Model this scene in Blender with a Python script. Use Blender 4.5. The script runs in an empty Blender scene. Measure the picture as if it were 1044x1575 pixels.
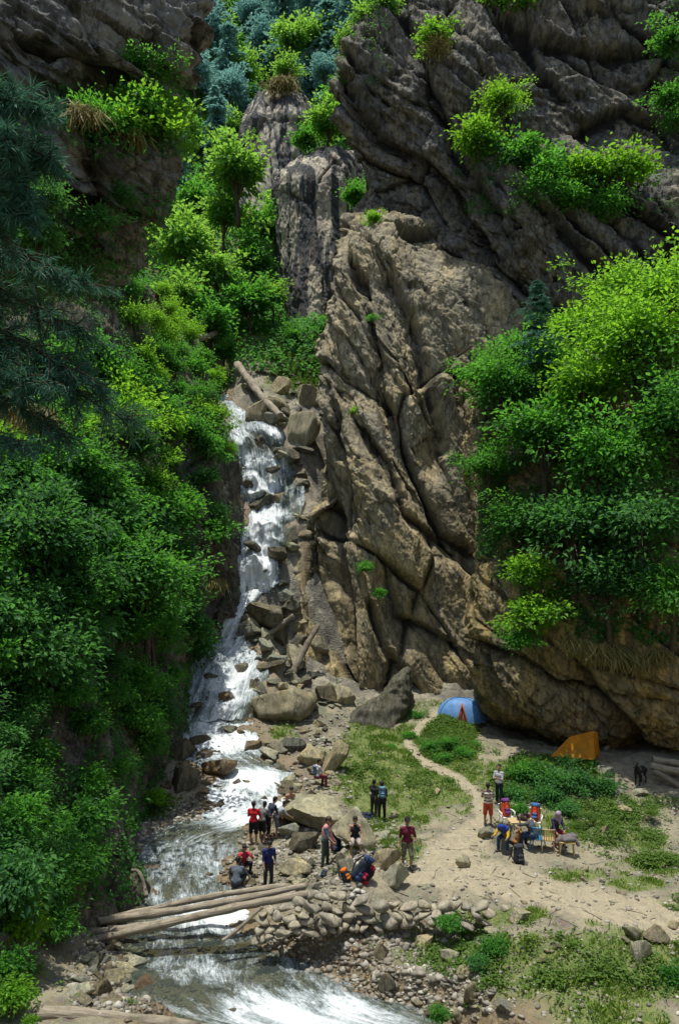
import bpy, bmesh, math, random
import numpy as np
from mathutils import Vector, Matrix
sc = bpy.context.scene
col = sc.collection
CAMH, FPX, HOR = 10.0, 1203.0, 870.0
def at(px, py, Y): return np.array([(px-522.0)/FPX*Y, Y, CAMH-(py-HOR)/FPX*Y])
def topx(P):
    Y = np.maximum(P[..., 1], .5)
    return 522+P[..., 0]/Y*FPX, HOR-(P[..., 2]-CAMH)/Y*FPX
def nrm(v): return v/np.maximum(np.linalg.norm(v, axis=-1, keepdims=True), 1e-9)
def sstep(a, b, x):
    t = np.clip((x-a)/(b-a), 0, 1); return t*t*(3-2*t)
# ------------------------------------------------------------------ noise
_r = np.random.RandomState(7)
_perm = np.concatenate([_r.permutation(512)]*2)
_grad = nrm(_r.normal(size=(512, 3)))
def pn(P):
    P = np.asarray(P, float); i = np.floor(P).astype(int); f = P-i; u = f*f*f*(f*(f*6-15)+10); i &= 511
    out = 0
    for dx in (0, 1):
        wx = u[:, 0] if dx else 1-u[:, 0]
        a = _perm[(i[:, 0]+dx) & 511]
        for dy in (0, 1):
            wy = u[:, 1] if dy else 1-u[:, 1]
            b = _perm[(a+i[:, 1]+dy) & 511]
            for dz in (0, 1):
                wz = u[:, 2] if dz else 1-u[:, 2]
                g = _grad[_perm[(b+i[:, 2]+dz) & 511]]
                out = out+wx*wy*wz*(g[:, 0]*(f[:, 0]-dx)+g[:, 1]*(f[:, 1]-dy)+g[:, 2]*(f[:, 2]-dz))
    return out*1.5
def fbm(P, o=4, s=0.0, g=.5):
    P = np.asarray(P, float)+s*17.3; a = 1; t = 0
    for _ in range(o):
        t = t+a*pn(P); P = P*2.03+3.1; a *= g
    return t
def ridged(P, o=3, s=0.0):
    P = np.asarray(P, float)+s*11.7; a = 1; t = 0
    for _ in range(o):
        t = t+a*(1-2*np.abs(pn(P))); P = P*2.07+5.2; a *= .5
    return t
def worley(P, seed=0):
    P = np.asarray(P, float); i0 = np.floor(P).astype(int); n = len(P); f1 = np.full(n, 9.); f2 = np.full(n, 9.); rid = np.zeros(n, int); cx = np.zeros((n, 3))
    for dx in (-1, 0, 1):
        for dy in (-1, 0, 1):
            for dz in (-1, 0, 1):
                c = i0+np.array([dx, dy, dz]); h = _perm[(_perm[(_perm[(c[:, 0]+seed*13) & 511]+c[:, 1]) & 511]+c[:, 2]) & 511]
                ctr = c+.5+.48*_grad[h]; d = np.sqrt(((P-ctr)**2).sum(1)); m = d < f1
                f2 = np.where(m, f1, np.minimum(f2, d)); f1 = np.where(m, d, f1); rid = np.where(m, h, rid); cx = np.where(m[:, None], ctr, cx)
    return f1, f2, rid, P-cx
# ------------------------------------------------------------------ mesh helpers
def mesh(name, V, F, smooth=False, attrs=None, uv=None):
    V = np.ascontiguousarray(V, dtype=np.float32)
    Fs = F if isinstance(F, list) else [F]
    Fs = [np.asarray(f, dtype=np.int32) for f in Fs if len(f)]
    lt = np.concatenate([np.full(len(f), f.shape[1], np.int32) for f in Fs])
    lv = np.concatenate([f.ravel() for f in Fs])
    m = bpy.data.meshes.new(name)
    m.vertices.add(len(V)); m.vertices.foreach_set('co', V.ravel())
    m.loops.add(len(lv)); m.loops.foreach_set('vertex_index', lv)
    m.polygons.add(len(lt))
    m.polygons.foreach_set('loop_start', np.concatenate([[0], np.cumsum(lt)[:-1]]).astype(np.int32))
    m.polygons.foreach_set('loop_total', lt)
    m.update(calc_edges=True)
    m.polygons.foreach_set('use_smooth', np.full(len(lt), bool(smooth)))
    for k, a in (attrs or {}).items():
        at_ = m.attributes.new(k, 'FLOAT', 'POINT'); at_.data.foreach_set('value', np.ascontiguousarray(a, dtype=np.float32))
    if uv is not None:
        l = m.uv_layers.new(name='UVMap'); l.data.foreach_set('uv', np.ascontiguousarray(uv[lv], dtype=np.float32).ravel())
    return m
def link(name, m, mat=None, parent=None):
    o = bpy.data.objects.new(name, m); col.objects.link(o)
    if mat is not None and m is not None and not m.materials: m.materials.append(mat)
    if parent is not None: o.parent = parent
    return o
def obj(name, V, F, mat, parent=None, smooth=False, attrs=None, uv=None):
    return link(name, mesh(name, V, F, smooth, attrs, uv), mat, parent)
def tag(o, label, cat, group=None, kind=None):
    if label: o['label'] = label
    if cat: o['category'] = cat
    if group: o['group'] = group
    if kind: o['kind'] = kind
    return o
def empty(name, loc, rz=0, label=None, cat=None, group=None):
    o = bpy.data.objects.new(name, None); col.objects.link(o); o.location = Vector([float(c) for c in loc]); o.rotation_euler = (0, 0, rz); o.empty_display_size = .2
    return tag(o, label, cat, group)
class Geo:
    def __init__(s): s.V = []; s.F = {}; s.n = 0
    def add(s, V, F):
        V = np.asarray(V, float)
        for f in (F if isinstance(F, list) else [F]):
            f = np.asarray(f, int)
            if len(f): s.F.setdefault(f.shape[1], []).append(f+s.n)
        s.V.append(V); s.n += len(V); return s
    def out(s): return np.concatenate(s.V), [np.concatenate(f) for f in s.F.values()]
    def obj(s, name, mat, parent=None, smooth=False):
        V, F = s.out(); return obj(name, V, F, mat, parent, smooth)
def grid_faces(r, c):
    i = np.arange(r*c).reshape(r, c)
    return np.stack([i[:-1, :-1], i[1:, :-1], i[1:, 1:], i[:-1, 1:]], -1).reshape(-1, 4)
def tube(pts, rad, n=7, cap=True):
    pts = np.asarray(pts, float); k = len(pts); rad = np.broadcast_to(np.asarray(rad, float), (k,))
    T = nrm(np.gradient(pts, axis=0)); ref = np.array([.31, .17, .93]); 
    if abs(T.mean(0) @ ref) > .85: ref = np.array([.9, .3, .1])
    A = nrm(np.cross(T, ref)); B = np.cross(T, A)
    th = np.linspace(0, 2*np.pi, n, endpoint=False)
    V = pts[:, None]+rad[:, None, None]*(np.cos(th)[None, :, None]*A[:, None]+np.sin(th)[None, :, None]*B[:, None])
    V = V.reshape(-1, 3); i = np.arange(k*n).reshape(k, n); j = np.roll(i, -1, 1)
    F = np.stack([i[:-1], j[:-1], j[1:], i[1:]], -1).reshape(-1, 4)
    if not cap: return V, F
    V = np.concatenate([V, pts[:1], pts[-1:]])
    a = np.stack([np.full(n, k*n), np.roll(np.arange(n), -1), np.arange(n)], -1); e = (k-1)*n
    b = np.stack([np.full(n, k*n+1), e+np.arange(n), e+np.roll(np.arange(n), -1)], -1)
    return V, [F, np.concatenate([a, b])]
def box(c, s, R=None):
    v = np.array([[x, y, z] for x in (-1, 1) for y in (-1, 1) for z in (-1, 1)], float)*np.array(s)/2
    if R is not None: v = v @ np.asarray(R).T
    return v+np.array(c), np.array([[0, 1, 3, 2], [4, 6, 7, 5], [0, 4, 5, 1], [2, 3, 7, 6], [0, 2, 6, 4], [1, 5, 7, 3]])
_ico = {}
def ico(k):
    if k not in _ico:
        b = bmesh.new(); bmesh.ops.create_icosphere(b, subdivisions=k, radius=1); b.verts.ensure_lookup_table()
        _ico[k] = (np.array([v.co[:] for v in b.verts]), np.array([[v.index for v in f.verts] for f in b.faces])); b.free()
    return _ico[k]
def ell(c, r, k=2):
    V, F = ico(k); return V*np.asarray(r)+np.asarray(c), F
def catmull(P, n, axis):
    P = np.moveaxis(np.asarray(P, float), axis, 0); k = len(P)
    t = np.linspace(0, k-1, n); i = np.minimum(t.astype(int), k-2); f = (t-i).reshape((-1,)+(1,)*(P.ndim-1))
    E = np.concatenate([2*P[:1]-P[1:2], P, 2*P[-1:]-P[-2:-1]])
    a, b, c, d = E[i], E[i+1], E[i+2], E[i+3]
    return np.moveaxis(b+.5*f*(c-a+f*(2*a-5*b+4*c-d+f*(3*(b-c)+d-a))), 0, axis)
# ------------------------------------------------------------------ materials
def mat_new(name):
    m = bpy.data.materials.new(name); m.use_nodes = True; nt = m.node_tree; nt.nodes.clear()
    out = nt.nodes.new('ShaderNodeOutputMaterial')
    return m, nt, out
def nd(nt, t, ins=None, **pr):
    n = nt.nodes.new('ShaderNode'+t)
    for k, v in pr.items(): setattr(n, k, v)
    for k, v in (ins or {}).items():
        s = n.inputs[k]
        if isinstance(v, bpy.types.NodeSocket): nt.links.new(v, s)
        elif isinstance(v, bpy.types.Node): nt.links.new(v.outputs[0], s)
        else:
            if isinstance(v, tuple) and len(v) == 3 and s.type == 'RGBA': v = v+(1,)
            s.default_value = v
    return n
def mix(nt, f, a, b, bt='MIX'):
    n = nt.nodes.new('ShaderNodeMix'); n.data_type = 'RGBA'; n.blend_type = bt
    for s, v in ((n.inputs[0], f), (n.inputs[6], a), (n.inputs[7], b)):
        if isinstance(v, bpy.types.NodeSocket): nt.links.new(v, s)
        elif isinstance(v, bpy.types.Node): nt.links.new(v.outputs[0], s)
        else: s.default_value = v+(1,) if isinstance(v, tuple) and len(v) == 3 else v
    return n.outputs[2]
def mth(nt, op, a, b=None, clamp=False):
    n = nt.nodes.new('ShaderNodeMath'); n.operation = op; n.use_clamp = clamp
    for s, v in zip(n.inputs, (a, b)):
        if v is None: continue
        if isinstance(v, bpy.types.NodeSocket): nt.links.new(v, s)
        elif isinstance(v, bpy.types.Node): nt.links.new(v.outputs[0], s)
        else: s.default_value = v
    return n.outputs[0]
def ramp(nt, f, a, b):
    n = nd(nt, 'MapRange', {0: f, 1: a, 2: b}); n.interpolation_type = 'SMOOTHSTEP'; return n.outputs[0]
def noise(nt, vec, scale, detail=5, rough=.6, dist=0):
    return nd(nt, 'TexNoise', {'Vector': vec, 'Scale': scale, 'Detail': detail, 'Roughness': rough, 'Distortion': dist}).outputs[0]
def mapped(nt, vec, scale=(1, 1, 1), rot=(0, 0, 0)):
    return nd(nt, 'Mapping', {'Vector': vec, 'Scale': scale, 'Rotation': rot}).outputs[0]
def attr(nt, name): return nd(nt, 'Attribute', attribute_name=name).outputs['Fac']
def rock_mat(name, tan, grey, dark, lich, rot=(0, math.radians(-35), 0), stain=.5, streak=False, wet=False, scl=1.0, bump=.9, obj_space=False, moss=0):
    m, nt, out = mat_new(name)
    tc = nd(nt, 'TexCoord'); v = tc.outputs['Object']
    rnd = nd(nt, 'ObjectInfo').outputs['Random']
    if obj_space: v = nd(nt, 'VectorMath', {0: v, 1: nd(nt, 'CombineXYZ', {0: mth(nt, 'MULTIPLY', rnd, 40), 1: mth(nt, 'MULTIPLY', rnd, 17)})}, operation='ADD').outputs[0]
    vb = mapped(nt, v, (1.25*scl, .65*scl, .5*scl), rot)
    n1 = noise(nt, vb, .5, 6, .62, .6); n2 = noise(nt, v, 1.1*scl, 6, .65, .3); n3 = noise(nt, v, 7*scl, 5, .7); n4 = noise(nt, vb, 2.6, 9, .76, .15)
    c = mix(nt, ramp(nt, n1, .36, .64), tan, grey)
    c = mix(nt, mth(nt, 'MULTIPLY', ramp(nt, n2, .5, .72), .75), c, lich)
    d = mth(nt, 'MULTIPLY', ramp(nt, n4, .53, .44), stain)
    c = mix(nt, d, c, dark)
    sp = ramp(nt, n3, .3, .7); c = mix(nt, mth(nt, 'MULTIPLY', sp, .55), c, mix(nt, .6, c, (0.6, .58, .5), 'MULTIPLY'))
    vd = nd(nt, 'VectorMath', {0: vb, 1: nd(nt, 'CombineXYZ', {0: mth(nt, 'MULTIPLY', n2, .9), 1: mth(nt, 'MULTIPLY', n3, .25), 2: mth(nt, 'MULTIPLY', n2, .6)})}, operation='ADD').outputs[0]
    vo = nd(nt, 'TexVoronoi', {'Vector': vd, 'Scale': 1.1}, feature='DISTANCE_TO_EDGE').outputs[0]; crk = mth(nt, 'MULTIPLY', ramp(nt, vo, .03, .0), ramp(nt, n2, .5, .62))
    c = mix(nt, mth(nt, 'MULTIPLY', crk, .55), c, dark)
    gy = attr(nt, 'gry'); c = mix(nt, gy, c, mix(nt, .75, mix(nt, ramp(nt, n2, .35, .65), (.33, .325, .305), (.15, .155, .152)), c))
    vq = nd(nt, 'TexVoronoi', {'Vector': vd, 'Scale': 3.1}).outputs['Color']; vq = nd(nt, 'SeparateColor', {0: vq}).outputs[0]
    c = mix(nt, mth(nt, 'MULTIPLY', vq, .3), c, mix(nt, 1.0, c, (.55, .54, .52), 'MULTIPLY'))
    cav_shade = attr(nt, 'cav_shade')
    c = mix(nt, mth(nt, 'MULTIPLY', cav_shade, .95), c, dark)  # hollows darkened in the base colour, painting in crevice shade
    if streak:
        vs = mapped(nt, v, (1, 1, .03)); s = noise(nt, vs, .55, 4, .55); c = mix(nt, mth(nt, 'MULTIPLY', ramp(nt, s, .47, .53), .95), c, dark)
        s2 = noise(nt, mapped(nt, v, (1, 1, .05)), 1.4, 3, .5); c = mix(nt, mth(nt, 'MULTIPLY', ramp(nt, s2, .55, .72), .5), c, (.21, .115, .07))
    if moss:
        up = nd(nt, 'SeparateXYZ', {0: nd(nt, 'NewGeometry').outputs['Normal']}).outputs[2]
        c = mix(nt, mth(nt, 'MULTIPLY', mth(nt, 'MULTIPLY', ramp(nt, up, .3, .8), ramp(nt, noise(nt, v, 1.7*scl, 5, .7), .48, .6)), moss), c, (.075, .1, .025))
    if obj_space: c = mix(nt, 1.0, c, mix(nt, mth(nt, 'FRACT', mth(nt, 'MULTIPLY', rnd, 7.31)), (1.08, .98, .82), (.86, .95, 1.02)), 'MULTIPLY')
    if obj_space: c = mix(nt, 1.0, c, nd(nt, 'CombineXYZ', {i: mth(nt, 'ADD', mth(nt, 'MULTIPLY', rnd, (.55, .55, .5)[i]), .72) for i in range(3)}).outputs[0], 'MULTIPLY')
    h = mth(nt, 'ADD', mth(nt, 'SUBTRACT', mth(nt, 'MULTIPLY', n4, .8), mth(nt, 'SUBTRACT', mth(nt, 'MULTIPLY', crk, .5), mth(nt, 'MULTIPLY', vq, .3))), mth(nt, 'ADD', mth(nt, 'MULTIPLY', n3, .22), mth(nt, 'MULTIPLY', noise(nt, v, 22*scl, 4, .7), .07)))
    b = nd(nt, 'Bump', {'Strength': bump, 'Distance': .22/scl, 'Height': h})
    p = nd(nt, 'BsdfPrincipled', {'Base Color': c, 'Roughness': .3 if wet else .85, 'Normal': b, 'Specular IOR Level': .5 if wet else .25})
    nt.links.new(p.outputs[0], out.inputs[0]); return m
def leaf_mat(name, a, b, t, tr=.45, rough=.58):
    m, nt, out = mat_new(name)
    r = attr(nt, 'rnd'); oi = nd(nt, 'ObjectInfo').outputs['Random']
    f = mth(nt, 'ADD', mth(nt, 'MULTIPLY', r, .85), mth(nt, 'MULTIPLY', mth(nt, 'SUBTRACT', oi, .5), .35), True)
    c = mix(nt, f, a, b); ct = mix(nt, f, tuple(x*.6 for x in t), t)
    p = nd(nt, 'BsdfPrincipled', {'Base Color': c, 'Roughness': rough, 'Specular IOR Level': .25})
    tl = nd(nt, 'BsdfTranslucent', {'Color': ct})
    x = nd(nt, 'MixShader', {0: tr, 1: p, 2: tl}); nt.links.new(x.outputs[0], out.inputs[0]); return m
def plain(name, c, rough=.8, var=.25, sc_=14, bump=.15, spec=.3, metal=0, stripes=None):
    m, nt, out = mat_new(name); v = nd(nt, 'TexCoord').outputs['Object']
    n = noise(nt, v, sc_, 5, .65)
    cc = mix(nt, mth(nt, 'MULTIPLY', ramp(nt, n, .3, .7), var*2, True), c, tuple(x*.55 for x in c))
    if stripes:
        z = nd(nt, 'SeparateXYZ', {0: v}).outputs[2]
        s = mth(nt, 'GREATER_THAN', mth(nt, 'FRACT', mth(nt, 'MULTIPLY', z, stripes[1])), stripes[2]); cc = mix(nt, s, cc, stripes[0])
    b = nd(nt, 'Bump', {'Strength': bump*2, 'Distance': .02, 'Height': n})
    p = nd(nt, 'BsdfPrincipled', {'Base Color': cc, 'Roughness': rough, 'Normal': b, 'Specular IOR Level': spec, 'Metallic': metal})
    nt.links.new(p.outputs[0], out.inputs[0]); return m
def wood_mat(name, a, b):
    m, nt, out = mat_new(name); v = nd(nt, 'TexCoord').outputs['Object']
    n = noise(nt, mapped(nt, v, (.7, 9, 9)), 2.2, 6, .65, .4); n2 = noise(nt, v, 2.5, 4, .6)
    c = mix(nt, ramp(nt, n, .3, .7), a, b); c = mix(nt, mth(nt, 'MULTIPLY', ramp(nt, n2, .5, .7), .6), c, tuple(x*.45 for x in a))
    bp = nd(nt, 'Bump', {'Strength': .8, 'Distance': .05, 'Height': n})
    p = nd(nt, 'BsdfPrincipled', {'Base Color': c, 'Roughness': .85, 'Normal': bp}); nt.links.new(p.outputs[0], out.inputs[0]); return m
M = {}
M['rock_mid'] = rock_mat('rock_mid', (.62, .49, .25), (.42, .36, .23), (.04, .036, .03), (.55, .51, .4), rot=(0, math.radians(32), 0))
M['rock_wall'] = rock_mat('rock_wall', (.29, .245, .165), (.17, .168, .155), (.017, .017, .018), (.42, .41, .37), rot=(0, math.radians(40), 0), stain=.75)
M['rock_block'] = rock_mat('rock_block', (.52, .38, .15), (.31, .26, .16), (.035, .031, .025), (.34, .31, .23), rot=(0, math.radians(55), 0), stain=.6, moss=.5)
M['rock_crag'] = rock_mat('rock_crag', (.4, .375, .29), (.27, .275, .26), (.018, .018, .019), (.7, .7, .66), rot=(0, math.radians(-38), 0), stain=.8, moss=.5)
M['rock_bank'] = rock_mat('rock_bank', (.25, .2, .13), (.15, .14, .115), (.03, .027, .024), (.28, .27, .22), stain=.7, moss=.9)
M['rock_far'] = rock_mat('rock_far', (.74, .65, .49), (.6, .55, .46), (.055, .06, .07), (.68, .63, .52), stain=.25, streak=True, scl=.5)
M['boulder'] = rock_mat('boulder', (.44, .4, .27), (.31, .295, .235), (.09, .082, .062), (.5, .48, .39), stain=.45, scl=1.6, bump=.7, obj_space=True, moss=.15)
M['boulder_wet'] = rock_mat('boulder_wet', (.2, .115, .045), (.105, .085, .06), (.03, .026, .022), (.17, .13, .08), stain=.5, wet=True, scl=1.8, bump=.7, obj_space=True)
M['boulder_dark'] = rock_mat('boulder_dark', (.2, .178, .125), (.14, .134, .11), (.035, .031, .027), (.27, .25, .2), stain=.6, scl=1.6, bump=.8, obj_space=True, moss=.3)
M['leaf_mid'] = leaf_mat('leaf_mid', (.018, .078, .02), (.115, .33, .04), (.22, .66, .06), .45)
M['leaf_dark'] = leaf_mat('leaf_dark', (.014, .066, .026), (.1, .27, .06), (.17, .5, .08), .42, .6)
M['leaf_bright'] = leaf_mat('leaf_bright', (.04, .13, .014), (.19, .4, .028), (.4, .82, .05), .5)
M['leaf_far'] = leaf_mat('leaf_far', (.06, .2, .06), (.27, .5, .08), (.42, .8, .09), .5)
M['needle_haze'] = leaf_mat('needle_haze', (.17, .38, .42), (.3, .52, .48), (.28, .56, .45), .35)  # distance haze is put into these blue-green base colours
M['needle'] = leaf_mat('needle', (.045, .15, .12), (.1, .24, .16), (.12, .32, .18), .35)
M['grass'] = leaf_mat('grass', (.085, .19, .02), (.25, .33, .065), (.3, .48, .06), .35, .6)
M['weed'] = leaf_mat('weed', (.06, .13, .022), (.16, .25, .045), (.22, .4, .05), .4)
M['dry_grass'] = leaf_mat('dry_grass', (.2, .18, .06), (.42, .36, .14), (.4, .36, .12), .35, .6)
M['bark'] = plain('bark', (.085, .065, .045), .9, .5, 9, .5)
M['log'] = wood_mat('log', (.2, .165, .115), (.36, .31, .235))
M['log_dark'] = wood_mat('log_dark', (.13, .105, .075), (.25, .215, .165))
# ------------------------------------------------------------------ ground heights
GP = [(1044,1440,22),(625,1335,26),(750,1268,30),(590,1260,32),(546,1312,27.5),(800,1322,27.5),(870,1312,28),(900,1350,26),(1044,1330,27.5),(1010,1215,34),(1130,1200,35),
 (880,1168,36),(960,1170,36),(712,1117,41),(640,1075,44.5),(700,1070,45),(740,1140,39),(660,1150,38),(620,1140,39),(560,1165,36.8),(520,1205,34.6),(700,1230,32.5),(560,1225,33.5),(660,1290,28.5),
 (735,1382,24.2),(600,1378,24.2),(500,1372,24.2),(870,1385,24),(960,1400,23.3),(850,1405,23),
 (735,1442,22.9),(600,1450,22.9),(500,1455,22.9),(420,1455,23.2),
 (500,1490,21.5),(600,1500,21),(660,1540,20),(800,1440,21.6),(900,1440,21.4),(980,1450,21),(800,1500,20.3),(720,1555,19.3),(870,1560,18.7),(1000,1560,18.8),(1060,1500,20),(1150,1500,20),
 (450,1420,24.9),(420,1365,27),(372,1365,26.8),(395,1300,29.8),(440,1300,29.5),(480,1330,27.6),(470,1260,31.8),(500,1225,33.3),(487,1215,34),
 (470,1160,37),(440,1120,39.2),(500,1120,39.3),(430,1085,41.2),(500,1075,42),(545,1090,42),(460,1045,44),
 (445,1000,45.6),(440,905,48.3),(452,800,51.4),(475,700,53),(460,640,56),(470,560,62),(420,590,60),(500,520,66),(380,560,62),(330,540,63),(300,600,57),
 (130,1500,20.5),(190,1525,20.6),(40,1560,17.4),(200,1572,17.2),(100,1540,17.8),(330,1590,17.4),(-100,1560,16.5),(115,1440,23),(185,1390,25.5),(210,1260,31.5),(240,1235,32.6),(200,1300,29),(268,1160,37)]
GPw = np.array([at(*p) for p in GP])
GPw = np.concatenate([GPw, np.array([[-13, 24, 2], [-14, 34, 5], [-14, 46, 9], [-16, 60, 26], [20, 24, -.3], [24, 34, 1], [24, 44, 5], [12, 52, 8], [22, 58, 16], [6, 64, 26], [16, 17, -.4], [-10, 14, .3], [0, 15, -.6], [8, 14.5, 0.], [1.2, 47.3, 3], [4, 48, 3.2], [7, 48, 3.4], [2, 52, 5], [6, 53, 6], [10, 47, 3], [9, 43, 1.2], [13, 42, .8]])])
def _k(d2): return .5*d2*np.log(d2+1e-9)
def tps_fit(X, z, lam=.02):
    n = len(X); A = np.zeros((n+3, n+3)); d2 = ((X[:, None]-X[None])**2).sum(-1)
    A[:n, :n] = _k(d2)+lam*np.eye(n); A[:n, n] = 1; A[:n, n+1:] = X; A[n:, :n] = A[:n, n:].T
    return np.linalg.solve(A, np.concatenate([z, np.zeros(3)]))
_X = GPw[:, :2]; _w = tps_fit(_X, GPw[:, 2])
def tps(x, y):
    o = np.empty(len(x))
    for i in range(0, len(x), 40000):
        a = np.stack([x[i:i+40000], y[i:i+40000]], -1); d2 = ((a[:, None]-_X[None])**2).sum(-1)
        o[i:i+40000] = _k(d2) @ _w[:-3]+_w[-3]+a @ _w[-2:]
    return o
# water rows: py, left px, right px, depth
WR = [(1640, 300, 760, 18.6), (1592, 290, 690, 19.7), (1560, 215, 660, 20.5), (1530, 185, 585, 21.4), (1495, 175, 500, 22.5), (1460, 180, 410, 23.8), (1425, 182, 385, 24.9), (1390, 188, 362, 26), (1355, 190, 352, 27.3), (1320, 196, 346, 28.7),
      (1290, 212, 372, 30), (1262, 285, 395, 31.4), (1237, 325, 428, 32.8), (1212, 325, 452, 34.2), (1190, 322, 445, 35.4), (1165, 290, 425, 36.7), (1140, 268, 395, 38), (1118, 258, 380, 39.3), (1105, 262, 382, 40.2),
      (1085, 272, 380, 40.7), (1060, 280, 398, 41.5), (1030, 292, 405, 42.7), (1010, 305, 400, 43.6), (992, 318, 385, 44.5), (975, 330, 372, 45.1), (945, 350, 375, 45.8), (918, 362, 398, 46.6), (895, 366, 425, 47.2), (850, 367, 432, 48.2), (800, 368, 452, 49.6), (765, 370, 463, 51.2), (735, 370, 455, 52.2), (700, 366, 440, 52.9), (670, 358, 432, 53.7), (648, 350, 402, 54.8), (630, 338, 370, 56.5), (612, 326, 354, 58.5), (600, 318, 350, 62)]
_wl = np.array([at(a, p, Y) for p, a, b, Y in WR]); _wr = np.array([at(b, p, Y) for p, a, b, Y in WR])
WY = _wl[:, 1]; WC = (_wl[:, 0]+_wr[:, 0])/2; WH = (_wr[:, 0]-_wl[:, 0])/2; WZ = _wl[:, 2]
def river(x, y):
    c = np.interp(y, WY, WC); h = np.interp(y, WY, WH); z = np.interp(y, WY, WZ); return np.abs(x-c)/h, z, h
def ground_z(x, y, detail=True):
    x = np.asarray(x, float); y = np.asarray(y, float)
    cx = np.clip(x, -14, 24); cy = np.clip(y, 14, 66)
    z = tps(cx, cy)
    d, wz, h = river(x+.25*np.sin(y*2.1)+.15*np.sin(y*5.3+1), y)
    inr = (y > 17) & (y < 64)
    dep = np.interp(y, [20, 40, 41, 46, 62], [.32, .25, .3, .35, .4])
    zin = wz-dep*(1-np.minimum(d, 1)**2)-.02
    e = np.clip((d-1)*h/1.1, 0, 1); e = e*e*(3-2*e)
    zr = np.where(d < 1, zin, (wz+.03)*(1-e)+np.maximum(z, wz+.06-1.3*np.maximum((d-1)*h-.8, 0))*e)
    z = np.where(inr, zr, z)
    z = z+np.where(y > 66, np.minimum(y-66, 12)*.3+np.clip((y-78)*1.35, 0, 125), 0)+np.where(x < -14, np.minimum((-14-x)*.9, 90), 0)+np.where(x > 24, np.minimum((x-24)*.8, 70), 0)
    zc = 8.2-.72*np.maximum(y, -30)
    z = np.where(y < 14, np.maximum(z*.0+zc, -2.5)*sstep(14, 11, y)+z*(1-sstep(14, 11, y)), z)
    if detail:
        P = np.stack([x, y, z*.0], -1); w = np.where(inr, sstep(.9, 1.5, d), 1)
        z = z+(.13*fbm(P*.55, 3)+.08*fbm(P*1.9, 4, 2)+.035*ridged(P*3.1, 3, 4))*(.25+.75*w)
        st = sstep(40, 47, y)*(y < 66); z = z+st*.45*ridged(np.stack([x*.5, y*.5, z*.35], -1), 3)*.6
    return z
def blob(px, py, L):
    m = np.zeros(len(px))
    for (x, y, rx, ry, s) in L: m = np.maximum(m, s*np.exp(-(((px-x)/rx)**2+((py-y)/ry)**2)**1.5))
    return m
def strip(px, py, L, w):
    L = np.array(L, float); m = np.full(len(px), 1e9)
    for a, b in zip(L[:-1], L[1:]):
        ab = b[:2]-a[:2]; t = np.clip(((px-a[0])*ab[0]+(py-a[1])*ab[1])/(ab@ab), 0, 1)
        ww = a[2]+(b[2]-a[2])*t; m = np.minimum(m, np.hypot(px-a[0]-t*ab[0], (py-a[1]-t*ab[1])*w)/ww)
    return m
PATHS = [([(668,1098,9),(625,1140,6),(650,1172,7),(705,1198,8),(735,1225,9),(742,1262,14),(715,1300,34),(690,1330,50)], 1.0),
         ([(640,1352,20),(690,1335,60),(800,1365,55),(930,1395,60),(1060,1425,70),(1200,1450,70)], 2.2)]
GRASS = [(640,1180,125,80,1),(880,1345,60,12,.7),(980,1360,60,12,.75),(760,1410,90,16,.7),(930,1420,90,12,.6),(720,1300,30,30,.6),(570,1150,60,50,1),(560,1190,60,60,.95),(600,1240,70,50,1),(690,1140,50,40,1),(660,1090,40,20,.9),(590,1290,70,50,.75),(700,1215,40,40,.9),(800,1480,120,60,.8),(620,1300,60,40,.6),(900,1260,110,45,.75),(980,1290,70,30,.7),(1010,1330,80,25,.8),(1030,1395,50,14,.9),(780,1200,60,40,.8),
         (850,1180,90,25,.9),(760,1480,190,60,.9),(950,1490,150,75,1),(680,1470,70,40,.6),(860,1560,200,50,.9),(620,1510,60,40,.5),(740,1330,20,30,.7),(470,570,60,45,1),(430,600,40,30,.7),(440,1125,35,16,.8),(245,1235,40,22,1),(30,1480,60,60,.6),(1000,1240,60,25,.5),(700,1020,60,60,.4),(530,1055,30,18,.9)]
def masks(P):
    px, py = topx(P); ok = (P[:, 1] > 14) & (P[:, 1] < 68)
    N2 = fbm(P*.8, 4, 3); N3 = fbm(P*3.2, 3, 5)
    g = blob(px, py, GRASS)+.32*N2+.22*N3; g = sstep(.42, .66, g)*ok
    p = np.full(len(P), 9.)
    for L, w in PATHS: p = np.minimum(p, strip(px, py, L, w))
    p = sstep(1.15, .7, p+.25*N3+.15*N2)*ok
    rk = sstep(41, 46, P[:, 1])*(P[:, 1] < 62)*sstep(560, 640, py)
    d, wz, h = river(P[:, 0], P[:, 1]); wet = sstep(1.7, .95, d+.2*N2)*(P[:, 1] > 17)*(P[:, 1] < 63)
    g = np.where(P[:, 1] > 62, 1, g); g = g*(1-p)*(1-rk*.8)*(1-wet)
    return g, p, rk, wet
xs = np.concatenate([[-500, -300, -180, -110, -70, -45, -30, -22, -17], np.arange(-14, 24.01, .085), [27, 32, 40, 55, 80, 120, 200, 320, 500]])
ys = np.concatenate([[-400, -200, -100, -50, -25, -10, -4, 0, 4, 8, 11, 13], np.arange(14.5, 50, .085), np.arange(50, 66, .14), [67, 70, 75, 82, 90, 100, 112, 125, 140, 160, 185, 220, 280, 400, 600]])
XX, YY = np.meshgrid(xs, ys); gx, gy = XX.ravel(), YY.ravel()
gz = ground_z(gx, gy); GV = np.stack([gx, gy, gz], -1)
_GZ = gz.reshape(len(ys), len(xs))
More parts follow.
